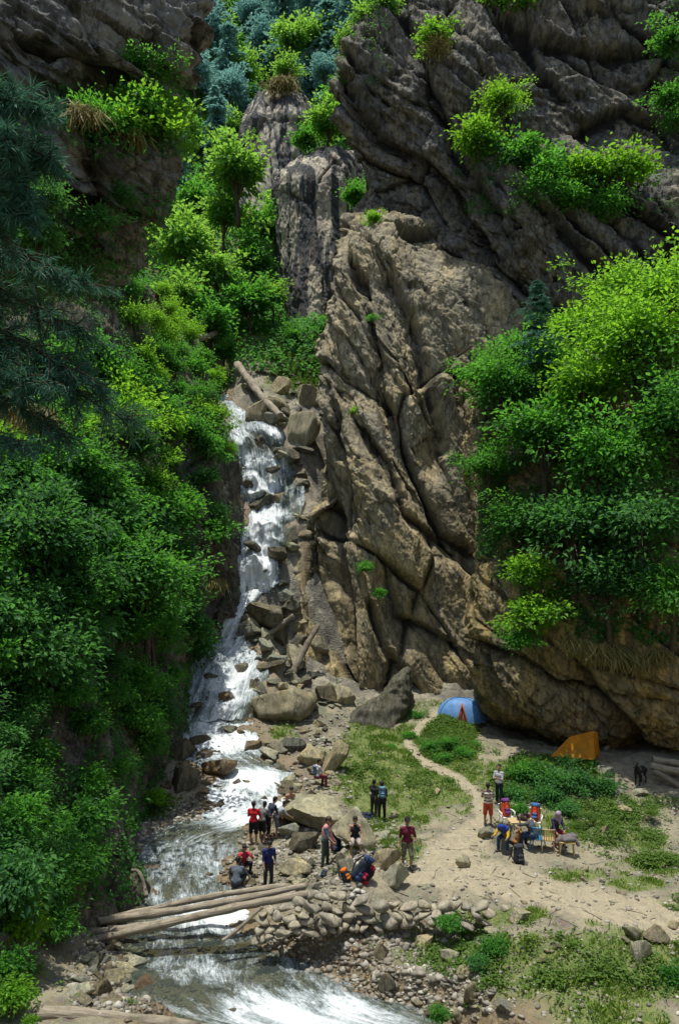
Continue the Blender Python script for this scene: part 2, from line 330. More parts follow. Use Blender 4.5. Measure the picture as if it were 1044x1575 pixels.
def gzl(x, y):
    i = np.clip(np.searchsorted(xs, x)-1, 0, len(xs)-2); j = np.clip(np.searchsorted(ys, y)-1, 0, len(ys)-2)
    u = np.clip((x-xs[i])/(xs[i+1]-xs[i]), 0, 1); v = np.clip((y-ys[j])/(ys[j+1]-ys[j]), 0, 1)
    return (_GZ[j, i]*(1-u)+_GZ[j, i+1]*u)*(1-v)+(_GZ[j+1, i]*(1-u)+_GZ[j+1, i+1]*u)*v
def gp(px, py):
    Y = np.linspace(15, 66, 1400); P = np.array([at(px, py, q) for q in (15., 66.)]); L = P[0]+(P[1]-P[0])*((Y-15)/51)[:, None]
    g = gzl(L[:, 0], L[:, 1]); i = np.argmax(L[:, 2] < g)
    p = L[i].copy(); p[2] = g[i]; return p
mg, mp, mr, mw = masks(GV)
def ground_mat():
    m, nt, out = mat_new('ground'); v = nd(nt, 'TexCoord').outputs['Object']
    n1 = noise(nt, v, .7, 6, .65); n2 = noise(nt, v, 4, 6, .7); n3 = noise(nt, v, 19, 5, .7)
    soil = mix(nt, ramp(nt, n1, .35, .65), (.255, .225, .15), (.155, .142, .1)); soil = mix(nt, mth(nt, 'MULTIPLY', ramp(nt, n2, .52, .7), .7), soil, (.15, .12, .085))
    soil = mix(nt, mth(nt, 'MULTIPLY', ramp(nt, n3, .5, .72), .6), soil, (.43, .4, .31))
    vo = nd(nt, 'TexVoronoi', {'Vector': v, 'Scale': 9.0}); peb = mix(nt, .55, soil, vo.outputs['Color'], 'MULTIPLY')
    soil = mix(nt, mth(nt, 'MULTIPLY', ramp(nt, n1, .45, .6), .6), soil, peb)
    pathc = mix(nt, ramp(nt, n2, .3, .7), (.37, .32, .215), (.26, .225, .155))
    gr = mix(nt, ramp(nt, n2, .35, .65), (.085, .13, .03), (.175, .19, .06)); gr = mix(nt, mth(nt, 'MULTIPLY', ramp(nt, n3, .5, .65), .6), gr, (.07, .125, .02))
    rk = mix(nt, ramp(nt, n1, .4, .6), (.3, .275, .21), (.13, .12, .1)); rk = mix(nt, mth(nt, 'MULTIPLY', ramp(nt, n2, .5, .65), .7), rk, (.04, .037, .033))
    c = mix(nt, attr(nt, 'grass'), soil, gr); c = mix(nt, attr(nt, 'path'), c, pathc); c = mix(nt, attr(nt, 'rock'), c, rk)
    w = attr(nt, 'wet'); c = mix(nt, w, c, mix(nt, ramp(nt, n2, .35, .65), (.13, .1, .06), (.22, .155, .08)))
    h = mth(nt, 'ADD', mth(nt, 'MULTIPLY', n2, 1.0), mth(nt, 'MULTIPLY', n3, .35)); h = mth(nt, 'ADD', h, mth(nt, 'MULTIPLY', vo.outputs['Distance'], .5))
    b = nd(nt, 'Bump', {'Strength': .8, 'Distance': .09, 'Height': h})
    p = nd(nt, 'BsdfPrincipled', {'Base Color': c, 'Normal': b, 'Roughness': mth(nt, 'SUBTRACT', .92, mth(nt, 'MULTIPLY', w, .5))})
    nt.links.new(p.outputs[0], out.inputs[0]); return m
M['ground'] = ground_mat()
GF = grid_faces(len(ys), len(xs)); fp = mp[GF].mean(1) > .5
def sub(name, F):
    u, inv = np.unique(F, return_inverse=True)
    o = obj(name, GV[u], inv.reshape(F.shape), M['ground'], None, True, dict(grass=mg[u], path=mp[u], rock=mr[u], wet=mw[u])); o['kind'] = 'structure'; return o
sub('ground', GF[~fp][:, ::-1]); sub('path', GF[fp][:, ::-1])
# ------------------------------------------------------------------ cliffs
def segdist(px, py, L):
    L = np.array(L, float); best = np.full(px.shape, 1e9); sg = np.zeros(px.shape)
    for a, b in zip(L[:-1], L[1:]):
        ab = b-a; l2 = ab@ab; t = np.clip(((px-a[0])*ab[0]+(py-a[1])*ab[1])/l2, 0, 1)
        dx, dy = px-a[0]-t*ab[0], py-a[1]-t*ab[1]; d = np.hypot(dx, dy); s = np.sign(ab[0]*(py-a[1])-ab[1]*(px-a[0]))
        c = d < best; best = np.where(c, d, best); sg = np.where(c, s, sg)
    return best, sg
def cliff(name, rows, nu, nv, mat, bed, amp, seed, creases=(), saw=.7, sawf=.35, label=None, blocky=.6, wscl=1.0, region=None):
    C = np.array([[at(*p) for p in r] for r in rows]); S = catmull(catmull(C, nu, 0), nv, 1)
    gu, gv = np.gradient(S, axis=0), np.gradient(S, axis=1); Nn = nrm(np.cross(gv, gu))
    ctr = S.reshape(-1, 3).mean(0); 
    if (Nn.reshape(-1, 3)[:, 1].mean() > 0): Nn = -Nn
    P = S.reshape(-1, 3); Nf = Nn.reshape(-1, 3)
    b = nrm(np.array(bed, float)); t1 = nrm(np.cross(b, [0, 1., 0])); t2 = np.cross(b, t1)
    px, py = topx(P); gry = np.zeros(len(P)); bm = 1.0
    if region: gry, bm = region(px, py, P)
    W = P+.12*np.stack([fbm(P*.35, 2, seed), fbm(P*.35, 2, seed+1), fbm(P*.35, 2, seed+2)], -1)
    Q = np.stack([W@b, W@t1, W@t2], -1)
    fa1, fa2, ra, rela = worley(Q*np.array([.30, .11, .15])*wscl, int(seed)+3)
    s = Q[:, 0]*sawf+2.3*_grad[ra, 0]+.06*fbm(P*.4, 3, seed+4)+.10*(rela*_grad[(ra*5+1) & 511]).sum(1); fr = s-np.floor(s)
    sawv = np.where(fr < .88, fr/.88, (1-fr)/.12)-.5
    s3 = Q[:, 0]*sawf*2.7+1.7*_grad[ra, 1]+.1*fbm(P*.5, 3, seed+5); f3 = s3-np.floor(s3); saw3 = np.where(f3 < .85, f3/.85, (1-f3)/.15)-.5
    msk = sstep(-.3, .3, _grad[ra, 2]*.8+.3*fbm(P*.13, 2, seed+8))
    d = amp*(.45*fbm(P*.16, 2, seed+6)+(.4+.6*bm)*saw*sawv*(.45+.55*msk)+.3*saw*saw3*(1-.6*msk)+1.1*blocky*(rela*_grad[(ra*7+3) & 511]).sum(1)+.35*blocky*_grad[ra, 1])
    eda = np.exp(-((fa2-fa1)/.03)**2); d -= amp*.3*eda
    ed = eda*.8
    for sc_, sh, a_ in ((.55, np.array([1.3, .34, .4]), .6), (1.25, np.array([1.25, .42, .42]), .42), (2.8, np.array([1.3, .6, .6]), .13)):
        sc_ = sc_*wscl; f1, f2, rid, rel = worley(Q*sh*sc_+.12*np.stack([fbm(P*sc_*1.3, 2, seed+3), fbm(P*sc_*1.3, 2, seed+13), 0*P[:, 0]], -1), int(seed))
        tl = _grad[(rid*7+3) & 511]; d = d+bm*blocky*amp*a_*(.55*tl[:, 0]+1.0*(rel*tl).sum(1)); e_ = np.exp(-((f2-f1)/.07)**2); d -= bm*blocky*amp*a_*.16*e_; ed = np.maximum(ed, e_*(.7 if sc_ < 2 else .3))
    px, py = topx(P); cv = np.zeros(len(P))
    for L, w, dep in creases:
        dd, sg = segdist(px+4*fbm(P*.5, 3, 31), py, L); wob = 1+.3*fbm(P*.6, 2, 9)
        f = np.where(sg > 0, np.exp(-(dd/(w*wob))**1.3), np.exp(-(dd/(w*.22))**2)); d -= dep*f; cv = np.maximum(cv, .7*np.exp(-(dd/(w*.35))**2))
    low = d.copy()
    g1, g2, _a, _b = worley(Q*np.array([4.2, 2.2, 2.4])*wscl, int(seed)+9); d = d+bm*amp*(.09*fbm(Q*np.array([2.6, 1.4, 1.4]), 4, seed+7)+.13*(_b*_grad[(_a*3+1) & 511]).sum(1)-.03*np.exp(-((g2-g1)/.08)**2))+.035*fbm(P*5, 3, seed+12)
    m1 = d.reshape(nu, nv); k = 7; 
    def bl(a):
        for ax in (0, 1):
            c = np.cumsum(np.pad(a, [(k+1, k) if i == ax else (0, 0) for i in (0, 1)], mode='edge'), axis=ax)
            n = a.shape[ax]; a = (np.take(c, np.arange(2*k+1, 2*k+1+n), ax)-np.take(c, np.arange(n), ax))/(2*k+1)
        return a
    cav_shade = np.clip((bl(bl(m1))-m1)/.22-.25, 0, 1).ravel(); cav_shade = np.maximum(np.maximum(cav_shade, cv), ed*.5)  # painted shade mask: hollows, crease lines and block edges
    V = P+Nf*d[:, None]
    F = grid_faces(nu, nv)
    o = obj(name, V, F, mat, None, True, dict(cav_shade=cav_shade, gry=np.zeros(len(P))+gry)); o['kind'] = 'structure'
    if label: o['label'] = label
    return V.reshape(nu, nv, 3)
def behind(r, dpx, dY, first=True):
    a = r[0] if first else r[-1]; q = (a[0]+dpx, a[1], a[2]+dY); return [q]+r if first else r+[q]
A = [[(560,338,60),(575,335,59),(610,340,58),(650,360,58),(720,395,58.5),(800,430,59)],
     [(527,350,53),(570,350,52),(620,362,51.6),(668,398,51.4),(740,430,52.5),(800,470,53)],
     [(513,450,51.5),(555,440,50),(612,440,49.3),(668,450,49.4),(740,480,51),(800,520,52)],
     [(494,560,50),(545,560,48.8),(600,560,48),(660,560,47.8),(722,560,49),(800,600,50)],
     [(485,680,49.2),(530,680,47.8),(590,680,46.8),(652,680,46.9),(718,680,47.6),(790,700,48.5)],
     [(456,800,48.8),(508,800,47.2),(575,800,46),(640,800,46.3),(712,800,46.8),(780,800,47.5)],
     [(445,920,48),(500,920,46.3),(565,920,45.2),(635,920,45.9),(712,920,46.2),(770,920,47)],
     [(452,1030,46),(505,1035,45),(560,1040,44.3),(630,1040,45.3),(708,1040,45.4),(760,1040,46.5)],
     [(450,1130,45.5),(505,1130,44.7),(555,1130,44),(630,1130,45),(705,1130,45),(760,1130,46)]]
A = [behind(r, 24, 11) for r in A]
CR = [([(592,614),(643,732),(684,821),(728,845)], 26, 1.1), ([(554,655),(594,708),(623,793),(690,838)], 20, .7), ([(500,700),(517,886),(533,1050)], 34, 1.7), ([(533,744),(527,866),(548,1050)], 16, .6),
      ([(602,886),(619,947),(700,990)], 18, .7), ([(505,590),(537,724),(545,800)], 20, .9), ([(600,420),(640,500),(664,580),(686,690)], 34, 1.2), ([(545,400),(575,520),(590,620)], 24, .8), ([(470,700),(480,860),(505,1010)], 14, .6), ([(575,930),(600,1000),(640,1060)], 22, .9)]
def reg_pin(px, py, P):
    n = fbm(P*.2, 3, 71); sm = sstep(740, 860, py+.9*(px-560)+60*n)
    return np.clip(sstep(820, 600, py+160*n+.35*(px-560))*1.0, 0, 1), 1-.7*sm
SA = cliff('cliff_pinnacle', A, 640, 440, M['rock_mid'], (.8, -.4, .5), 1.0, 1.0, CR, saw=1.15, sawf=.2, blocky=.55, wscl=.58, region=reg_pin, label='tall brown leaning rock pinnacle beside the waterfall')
B = [[(700,-260,66),(760,-260,64),(830,-260,62),(920,-260,60),(1020,-260,59),(1180,-260,58)],
     [(640,-120,62),(700,-120,60.5),(790,-120,59),(890,-120,58),(1000,-120,57),(1160,-120,56)],
     [(585,0,59.5),(655,0,58),(760,0,56.8),(860,0,56),(960,0,55.5),(1150,0,54.5)],
     [(512,112,57.5),(590,110,56.6),(690,110,54),(800,110,55),(920,110,55),(1150,110,53.5)],
     [(536,220,58.5),(600,220,57),(690,220,54.5),(790,220,54.5),(920,220,54.5),(1150,220,53.5)],
     [(550,290,58.5),(612,290,57.4),(700,290,53.8),(790,285,51.2),(900,290,51),(1150,290,51)],
     [(560,360,58),(620,360,57.2),(705,360,53.5),(790,360,51),(900,360,50.5),(1150,360,50)],
     [(570,480,58),(630,480,57),(710,480,55),(800,480,52.4),(900,480,51),(1150,480,49.5)],
     [(580,640,58),(640,640,57),(720,640,55),(800,640,53),(900,640,51),(1150,640,49)]]
B = [behind(r, 45, 14) for r in B]
CB = [([(640,60),(650,130),(700,230),(760,330)], 46, 1.6), ([(780,20),(850,60),(920,75),(1000,70)], 30, 1.3), ([(815,30),(830,90),(860,130)], 26, 1.2), ([(530,120),(580,210),(660,260),(690,300)], 40, 1.2), ([(690,310),(740,420),(800,500)], 44, 1.6), ([(840,330),(900,400),(960,430)], 30, 1.1), ([(900,190),(960,170),(1044,210)], 30, 1.1), ([(930,20),(1000,60),(1044,50)], 30, 1.)]
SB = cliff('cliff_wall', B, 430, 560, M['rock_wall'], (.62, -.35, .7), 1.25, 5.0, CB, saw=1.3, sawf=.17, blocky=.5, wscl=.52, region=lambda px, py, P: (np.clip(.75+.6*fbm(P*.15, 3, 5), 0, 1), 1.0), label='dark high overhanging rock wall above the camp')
Cc = [[(712,560,47.5),(790,560,46),(870,560,44.5),(950,560,43.5),(1050,560,42.5),(1180,560,41.5)],
     [(714,690,45),(780,690,43),(860,690,41.5),(950,690,40.8),(1050,690,40),(1180,690,39)],
     [(722,800,43),(785,800,41),(860,800,39.5),(950,800,39),(1050,800,38.3),(1180,800,38)],
     [(718,900,41.5),(775,900,39.3),(860,900,37.6),(950,900,37),(1050,900,36.5),(1180,900,36)],
     [(713,990,41),(765,990,38.6),(850,990,36.7),(950,990,36),(1050,990,35.6),(1180,990,35.5)],
     [(722,1055,41.5),(772,1068,38.6),(852,1078,36.9),(950,1082,36.3),(1050,1088,35.9),(1180,1090,36)],
     [(738,1092,43),(785,1116,40.2),(860,1131,38.4),(950,1137,37.7),(1050,1142,37.3),(1180,1145,37)],
     [(745,1100,46),(790,1132,43),(865,1149,41),(950,1155,40.2),(1050,1160,39.6),(1180,1160,39)],
     [(745,1200,47),(790,1220,44),(865,1230,42),(950,1230,41),(1050,1230,40.5),(1180,1230,40)]]
Cc = [behind(r, 40, 8) for r in Cc]
CC = [([(722,985),(790,1010),(850,1055),(900,1062)], 24, .8), ([(900,1030),(930,1080),(980,1130)], 26, .8), ([(740,1010),(770,1060),(820,1110)], 20, .4)]
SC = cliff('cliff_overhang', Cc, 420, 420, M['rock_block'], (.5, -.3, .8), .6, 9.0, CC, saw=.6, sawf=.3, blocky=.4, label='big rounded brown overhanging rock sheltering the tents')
D = [     [(-350,-130,15.5),(-100,-130,17.2),(50,-130,18.5),(150,-130,19.5),(240,-130,20.5),(318,-120,21)],
     [(-350,0,14),(-100,0,16),(40,0,17.2),(140,0,18.2),(240,0,19.2),(322,0,20.3)],
     [(-350,100,14),(-110,100,16),(30,100,17.2),(120,100,18),(210,102,19),(284,103,20)],
     [(-350,160,14.3),(-110,160,16.3),(25,160,17.8),(110,160,18.7),(190,160,19.5),(262,160,20.6)],
     [(-350,225,14),(-110,225,16),(30,225,17.2),(115,225,17.9),(200,225,18.7),(275,228,19.8)],
     [(-350,310,14.3),(-110,310,16.3),(20,310,17.6),(100,312,18.4),(180,315,19.2),(250,318,20.2)],
     [(-350,380,14.6),(-120,380,16.6),(10,380,18.2),(85,380,19),(155,382,19.9),(222,383,20.8)],
     [(-350,440,15.5),(-125,440,17.6),(0,435,19.4),(70,428,20.4),(130,422,21.4),(190,418,22.5)],
     [(-350,500,18),(-130,490,20),(-10,475,22.2),(50,465,23.2),(110,455,24.6),(165,440,26)]]
D = [[(a, b_, c_*.62) for a, b_, c_ in r] for r in D]
D = [behind(r, -14, 2.2, False) for r in D]
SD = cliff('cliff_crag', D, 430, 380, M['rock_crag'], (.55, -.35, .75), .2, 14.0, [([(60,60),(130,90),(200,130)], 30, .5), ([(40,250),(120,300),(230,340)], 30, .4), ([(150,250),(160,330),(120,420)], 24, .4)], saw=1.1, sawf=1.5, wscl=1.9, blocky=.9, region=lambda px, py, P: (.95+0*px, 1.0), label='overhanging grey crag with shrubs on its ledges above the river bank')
E = [[(-150,1600,15),(-250,1300,17),(-280,1050,20),(-300,800,24),(-320,580,30),(-340,400,36)],
     [(50,1510,19.3),(-20,1280,21),(-60,1050,23),(-90,800,27),(-130,580,32),(-160,400,37)],
     [(105,1450,22.8),(60,1250,24),(30,1030,26),(0,800,29),(-30,580,34),(-60,400,38)],
     [(180,1395,25.3),(130,1200,26.5),(100,1000,28.5),(75,780,31),(45,580,36),(20,400,40)],
     [(196,1305,28.8),(170,1130,30),(150,950,31.5),(125,760,34),(100,580,38),(80,400,41)],
     [(215,1245,31.8),(205,1080,33),(190,900,34.5),(170,740,36.5),(155,580,40),(140,410,43)],
     [(262,1165,36.8),(250,1000,37.5),(235,850,38.5),(220,720,40),(205,580,43),(205,420,46)],
     [(280,1085,40.8),(290,950,41.5),(285,820,42),(275,720,43),(255,600,46),(240,455,50)],
     [(308,1008,43.8),(332,900,44.5),(335,800,45),(325,700,46.5),(300,610,49.5),(272,520,54)],
     [(345,968,45.3),(364,900,46.2),(366,800,47.2),(352,700,49.5),(326,612,53.5),(300,520,58)],
     [(380,960,52),(385,900,53),(380,800,54),(365,700,56),(340,610,60),(310,520,64)]]
E = [[(r[0][0], r[0][1]+70, r[0][2])]+r for r in E]
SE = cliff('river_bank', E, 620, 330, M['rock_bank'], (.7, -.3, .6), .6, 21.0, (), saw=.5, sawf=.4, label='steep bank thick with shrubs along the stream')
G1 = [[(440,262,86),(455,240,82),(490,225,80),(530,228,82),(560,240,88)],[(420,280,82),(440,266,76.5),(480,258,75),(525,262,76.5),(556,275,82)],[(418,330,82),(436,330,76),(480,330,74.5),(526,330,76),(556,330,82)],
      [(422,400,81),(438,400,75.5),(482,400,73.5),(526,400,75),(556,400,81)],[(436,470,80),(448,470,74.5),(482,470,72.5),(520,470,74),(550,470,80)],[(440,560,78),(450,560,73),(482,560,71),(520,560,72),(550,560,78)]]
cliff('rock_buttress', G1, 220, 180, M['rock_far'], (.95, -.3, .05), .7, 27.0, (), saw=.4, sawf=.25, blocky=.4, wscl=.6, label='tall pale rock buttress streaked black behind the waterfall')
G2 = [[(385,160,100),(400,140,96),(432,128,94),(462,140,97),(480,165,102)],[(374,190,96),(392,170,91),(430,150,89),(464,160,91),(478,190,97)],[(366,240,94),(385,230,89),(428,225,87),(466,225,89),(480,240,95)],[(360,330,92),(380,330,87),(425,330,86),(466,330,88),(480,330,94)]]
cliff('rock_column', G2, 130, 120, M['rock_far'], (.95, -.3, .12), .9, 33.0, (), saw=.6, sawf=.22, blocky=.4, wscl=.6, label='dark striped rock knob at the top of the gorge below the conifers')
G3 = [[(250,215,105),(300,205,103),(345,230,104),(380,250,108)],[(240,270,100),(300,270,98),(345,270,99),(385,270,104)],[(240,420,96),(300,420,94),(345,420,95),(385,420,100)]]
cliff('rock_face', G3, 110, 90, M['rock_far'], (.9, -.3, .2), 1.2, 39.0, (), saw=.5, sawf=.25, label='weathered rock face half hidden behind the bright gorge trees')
# ------------------------------------------------------------------ water
def water_mat():
    m, nt, out = mat_new('water'); uv = nd(nt, 'UVMap').outputs[0]; v = nd(nt, 'TexCoord').outputs['Object']
    f = attr(nt, 'foam'); st = attr(nt, 'steep')
    na = noise(nt, mapped(nt, uv, (1.5, .5, 1)), 1.6, 7, .66, .9)
    nb = noise(nt, mapped(nt, uv, (5.5, .55, 1)), 1.3, 7, .68, .5)
    nc = noise(nt, v, 11, 4, .7)
    n = mix(nt, st, na, nb)
    nf = noise(nt, mapped(nt, uv, (14, 1.6, 1)), 1.6, 6, .72, .4)
    t = mth(nt, 'ADD', mth(nt, 'ADD', f, mth(nt, 'MULTIPLY', mth(nt, 'SUBTRACT', n, .5), 2.2)), mth(nt, 'ADD', mth(nt, 'MULTIPLY', mth(nt, 'SUBTRACT', nc, .5), .9), mth(nt, 'MULTIPLY', mth(nt, 'SUBTRACT', nf, .5), 1.5)))
    foam = mth(nt, 'MULTIPLY', ramp(nt, t, .02, 1.05), .97); fcol = mix(nt, ramp(nt, t, .35, 1.35), (.5, .58, .62), (.86, .89, .9))
    w = noise(nt, mapped(nt, uv, (3, 1.4, 1)), 2.4, 5, .6, .5); w2 = noise(nt, v, 14, 4, .65)
    b = nd(nt, 'Bump', {'Strength': .75, 'Distance': .1, 'Height': mth(nt, 'ADD', w, mth(nt, 'MULTIPLY', w2, .3))})
    wp = nd(nt, 'BsdfPrincipled', {'Base Color': (.1, .13, .12), 'Roughness': .1, 'Normal': b, 'Specular IOR Level': .7})
    tr = nd(nt, 'BsdfTransparent', {'Color': (.74, .8, .7)})
    body = nd(nt, 'MixShader', {0: mth(nt, 'ADD', .3, mth(nt, 'MULTIPLY', st, .2)), 1: tr, 2: wp})
    fb = nd(nt, 'Bump', {'Strength': .9, 'Distance': .14, 'Height': mth(nt, 'ADD', n, mth(nt, 'MULTIPLY', nf, .5))})
    fo = nd(nt, 'BsdfPrincipled', {'Base Color': fcol, 'Roughness': .5, 'Normal': fb})
    x = nd(nt, 'MixShader', {0: foam, 1: body, 2: fo}); nt.links.new(x.outputs[0], out.inputs[0]); return m
M['water'] = water_mat()
def ribbon(name, i0, i1, nper, nu, kind_label):
    L = catmull(_wl[i0:i1+1], nper, 0); R = catmull(_wr[i0:i1+1], nper, 0)
    e = nrm(R-L); wd = np.linalg.norm(R-L, axis=1); marg = np.minimum(.35, wd*.08)[:, None]; L = L-e*marg; R = R+e*marg
    u = np.linspace(0, 1, nu); S = L[:, None]+(R-L)[:, None]*u[None, :, None]
    mid = S[:, nu//2]; ds = np.linalg.norm(np.diff(mid, axis=0), axis=1); s = np.concatenate([[0], np.cumsum(ds)])
    dz = np.gradient(mid[:, 2])/np.maximum(np.gradient(s), 1e-4); steep = sstep(.35, .8, dz)
    P = S.reshape(-1, 3); ST = np.repeat(steep, nu); SS = np.repeat(s, nu)
    slope = np.repeat(np.clip(dz, 0, 1), nu); Wd = np.repeat(wd, nu); UU = np.tile(u, len(s))*Wd
    q = np.stack([UU*1.1, SS*.75, 0*UU], -1)
    amp = .03+.10*np.clip(slope*3, 0, 1)
    P[:, 2] += amp*(fbm(q, 3, 3)+.45*fbm(q*2.7, 3, 4))*(1-ST)
    q2 = np.stack([UU*.9, P[:, 2]*.28, 0*UU], -1); q3 = np.stack([UU*2.6, P[:, 2]*.4, 0*UU], -1)
    hh = 2.6; zz = P[:, 2]/hh+.7*fbm(np.stack([UU*.55, 0*UU, 0*UU], -1), 2, 41)+.15*fbm(P*.7, 2, 43); fz = zz-np.floor(zz); fz = np.where(fz < .8, fz/.8, (1-fz)/.2)
    P[:, 1] -= ST*1.1*fz*sstep(-.5, .5, fbm(P*.35, 2, 62))
    P[:, 1] -= ST*(.35*ridged(q2, 2, 5)+.25*fbm(q3, 3, 7)+.12*fbm(P*1.5, 3, 8)); P[:, 2] += ST*.25*fbm(P*.9, 3, 6)
    px, py = topx(P)
    rap = fbm(np.stack([UU*.35, SS*.22, 0*UU], -1), 3, 12)
    foam = .15+.4*sstep(.05, .35, slope)+.25*fbm(np.stack([UU*1.3, SS*.5, 0*UU], -1), 3, 71)*(1-ST)+.7*rap*(1-ST)+ST*.12*(fbm(P*.8, 3, 51)+.3)
    foam += .6*blob(px, py, [(310, 1410, 90, 28, .7), (270, 1335, 70, 34, .85), (250, 1375, 60, 22, .7), (320, 1300, 50, 14, .6), (340, 1245, 80, 26, 1), (400, 1195, 60, 18, .9), (335, 1150, 60, 22, .9), (300, 1125, 40, 14, .8), (480, 1560, 110, 26, 1.1), (310, 1500, 60, 16, .7), (570, 1575, 80, 20, .6)])
    foam -= .38*blob(px, py, [(300, 1450, 120, 30, 1), (270, 1525, 130, 38, 1), (400, 1505, 70, 22, .8), (300, 1280, 60, 16, .6), (320, 1180, 50, 10, .5), (250, 1560, 70, 30, .8)])
    ed = np.minimum(np.tile(u, len(s)), 1-np.tile(u, len(s)))
    foam -= ST*.7*np.exp(-(ed/.1)**2); foam += ST*.75*fbm(np.stack([UU*.9, P[:, 2]*.12, 0*UU], -1), 3, 81)
    foam -= ST*.55*blob(px, py, [(425, 770, 30, 16, 1), (430, 815, 22, 20, .8), (405, 685, 26, 14, .9), (430, 880, 14, 20, .5), (415, 770, 40, 9, .6), (395, 1018, 22, 10, .6), (320, 1070, 18, 8, .6)])
    foam += ST*(.24-.3*np.exp(-((fz-.12)/.12)**2)*sstep(-.2, .4, fbm(P*.5, 2, 61)))
    o = obj(name, P, grid_faces(len(s), nu), M['water'], None, True, dict(foam=foam, steep=ST), np.stack([UU, SS], -1))
    o['kind'] = 'structure'; o['label'] = kind_label; return P.reshape(len(s), nu, 3), foam.reshape(len(s), nu)
ribbon('stream', 0, 18, 520, 110, 'clear mountain stream with white rapids running under the log bridge')
FW, FFm = ribbon('waterfall', 18, len(WR)-1, 620, 90, 'white waterfall stepping down dark rocks in the gorge')
rng = np.random.default_rng(5)
# spray droplets beside the falls
G = Geo(); T0 = np.array([[0, 0, 1], [.94, 0, -.33], [-.47, .82, -.33], [-.47, -.82, -.33]]); TF = np.array([[0, 1, 2], [0, 2, 3], [0, 3, 1], [1, 3, 2]])
ii = rng.integers(0, FW.shape[0]-60, 2600); jj = rng.integers(3, FW.shape[1]-3, 2600)
for a, b in zip(ii, jj):
    if FFm[a, b] > .5: G.add(T0*rng.uniform(.008, .03)*np.array([1, 1, 1.8])+FW[a, b]+np.array([rng.normal()*.1, -abs(rng.normal())*.18, rng.normal()*.12]), TF)
M['spray'] = plain('spray', (.8, .85, .88), .6, 0)
G.obj('spray', M['spray'])['kind'] = 'stuff'
# ------------------------------------------------------------------ rocks
def rock_mesh(seed, sub=4, flat=.75, cuts=9, rough=.12, round_=.6):
    cuts += 5; round_ -= .12; rough *= .6
    r = np.random.default_rng(seed); V, F = ico(sub); V = V.copy()
    for _ in range(cuts):
        n = nrm(r.normal(size=3)); h = r.uniform(round_-.08, .8); d = V@n
        V = V-np.maximum(d-h, 0)[:, None]*n*.99
    V = V*(1+rough*fbm(V*1.3, 3, seed)[:, None]+.05*fbm(V*4, 3, seed+3)[:, None]+.02*fbm(V*11, 2, seed+5)[:, None])
    V = V*np.array([1, r.uniform(.65, .95), flat*r.uniform(.8, 1.1)]); V /= np.abs(V[:, 0]).max(); return V, F
RM = []
for k in range(16):
    V, F = rock_mesh(100+k, 4, .72 if k < 12 else .45, 8+k % 5, .13, .5+.025*(k % 5)); RM.append(mesh('rock', V, F, True))
RM_S = []
for k in range(10):
    V, F = rock_mesh(300+k, 3, .68, 7, .12, .6); RM_S.append(mesh('stone', V, F, True))
def put_rock(name, m, loc, sx, sy, sz, rz, mat, label, cat, group=None, tilt=(0, 0)):
    o = bpy.data.objects.new(name, m); col.objects.link(o); o.location = Vector([float(c) for c in loc]); o.rotation_euler = (tilt[0], tilt[1], rz); o.scale = (sx, sy, sz)
    if not m.materials: m.materials.append(mat)
    o.material_slots[0].link = 'OBJECT'; o.material_slots[0].material = mat
    return tag(o, label, cat, group)
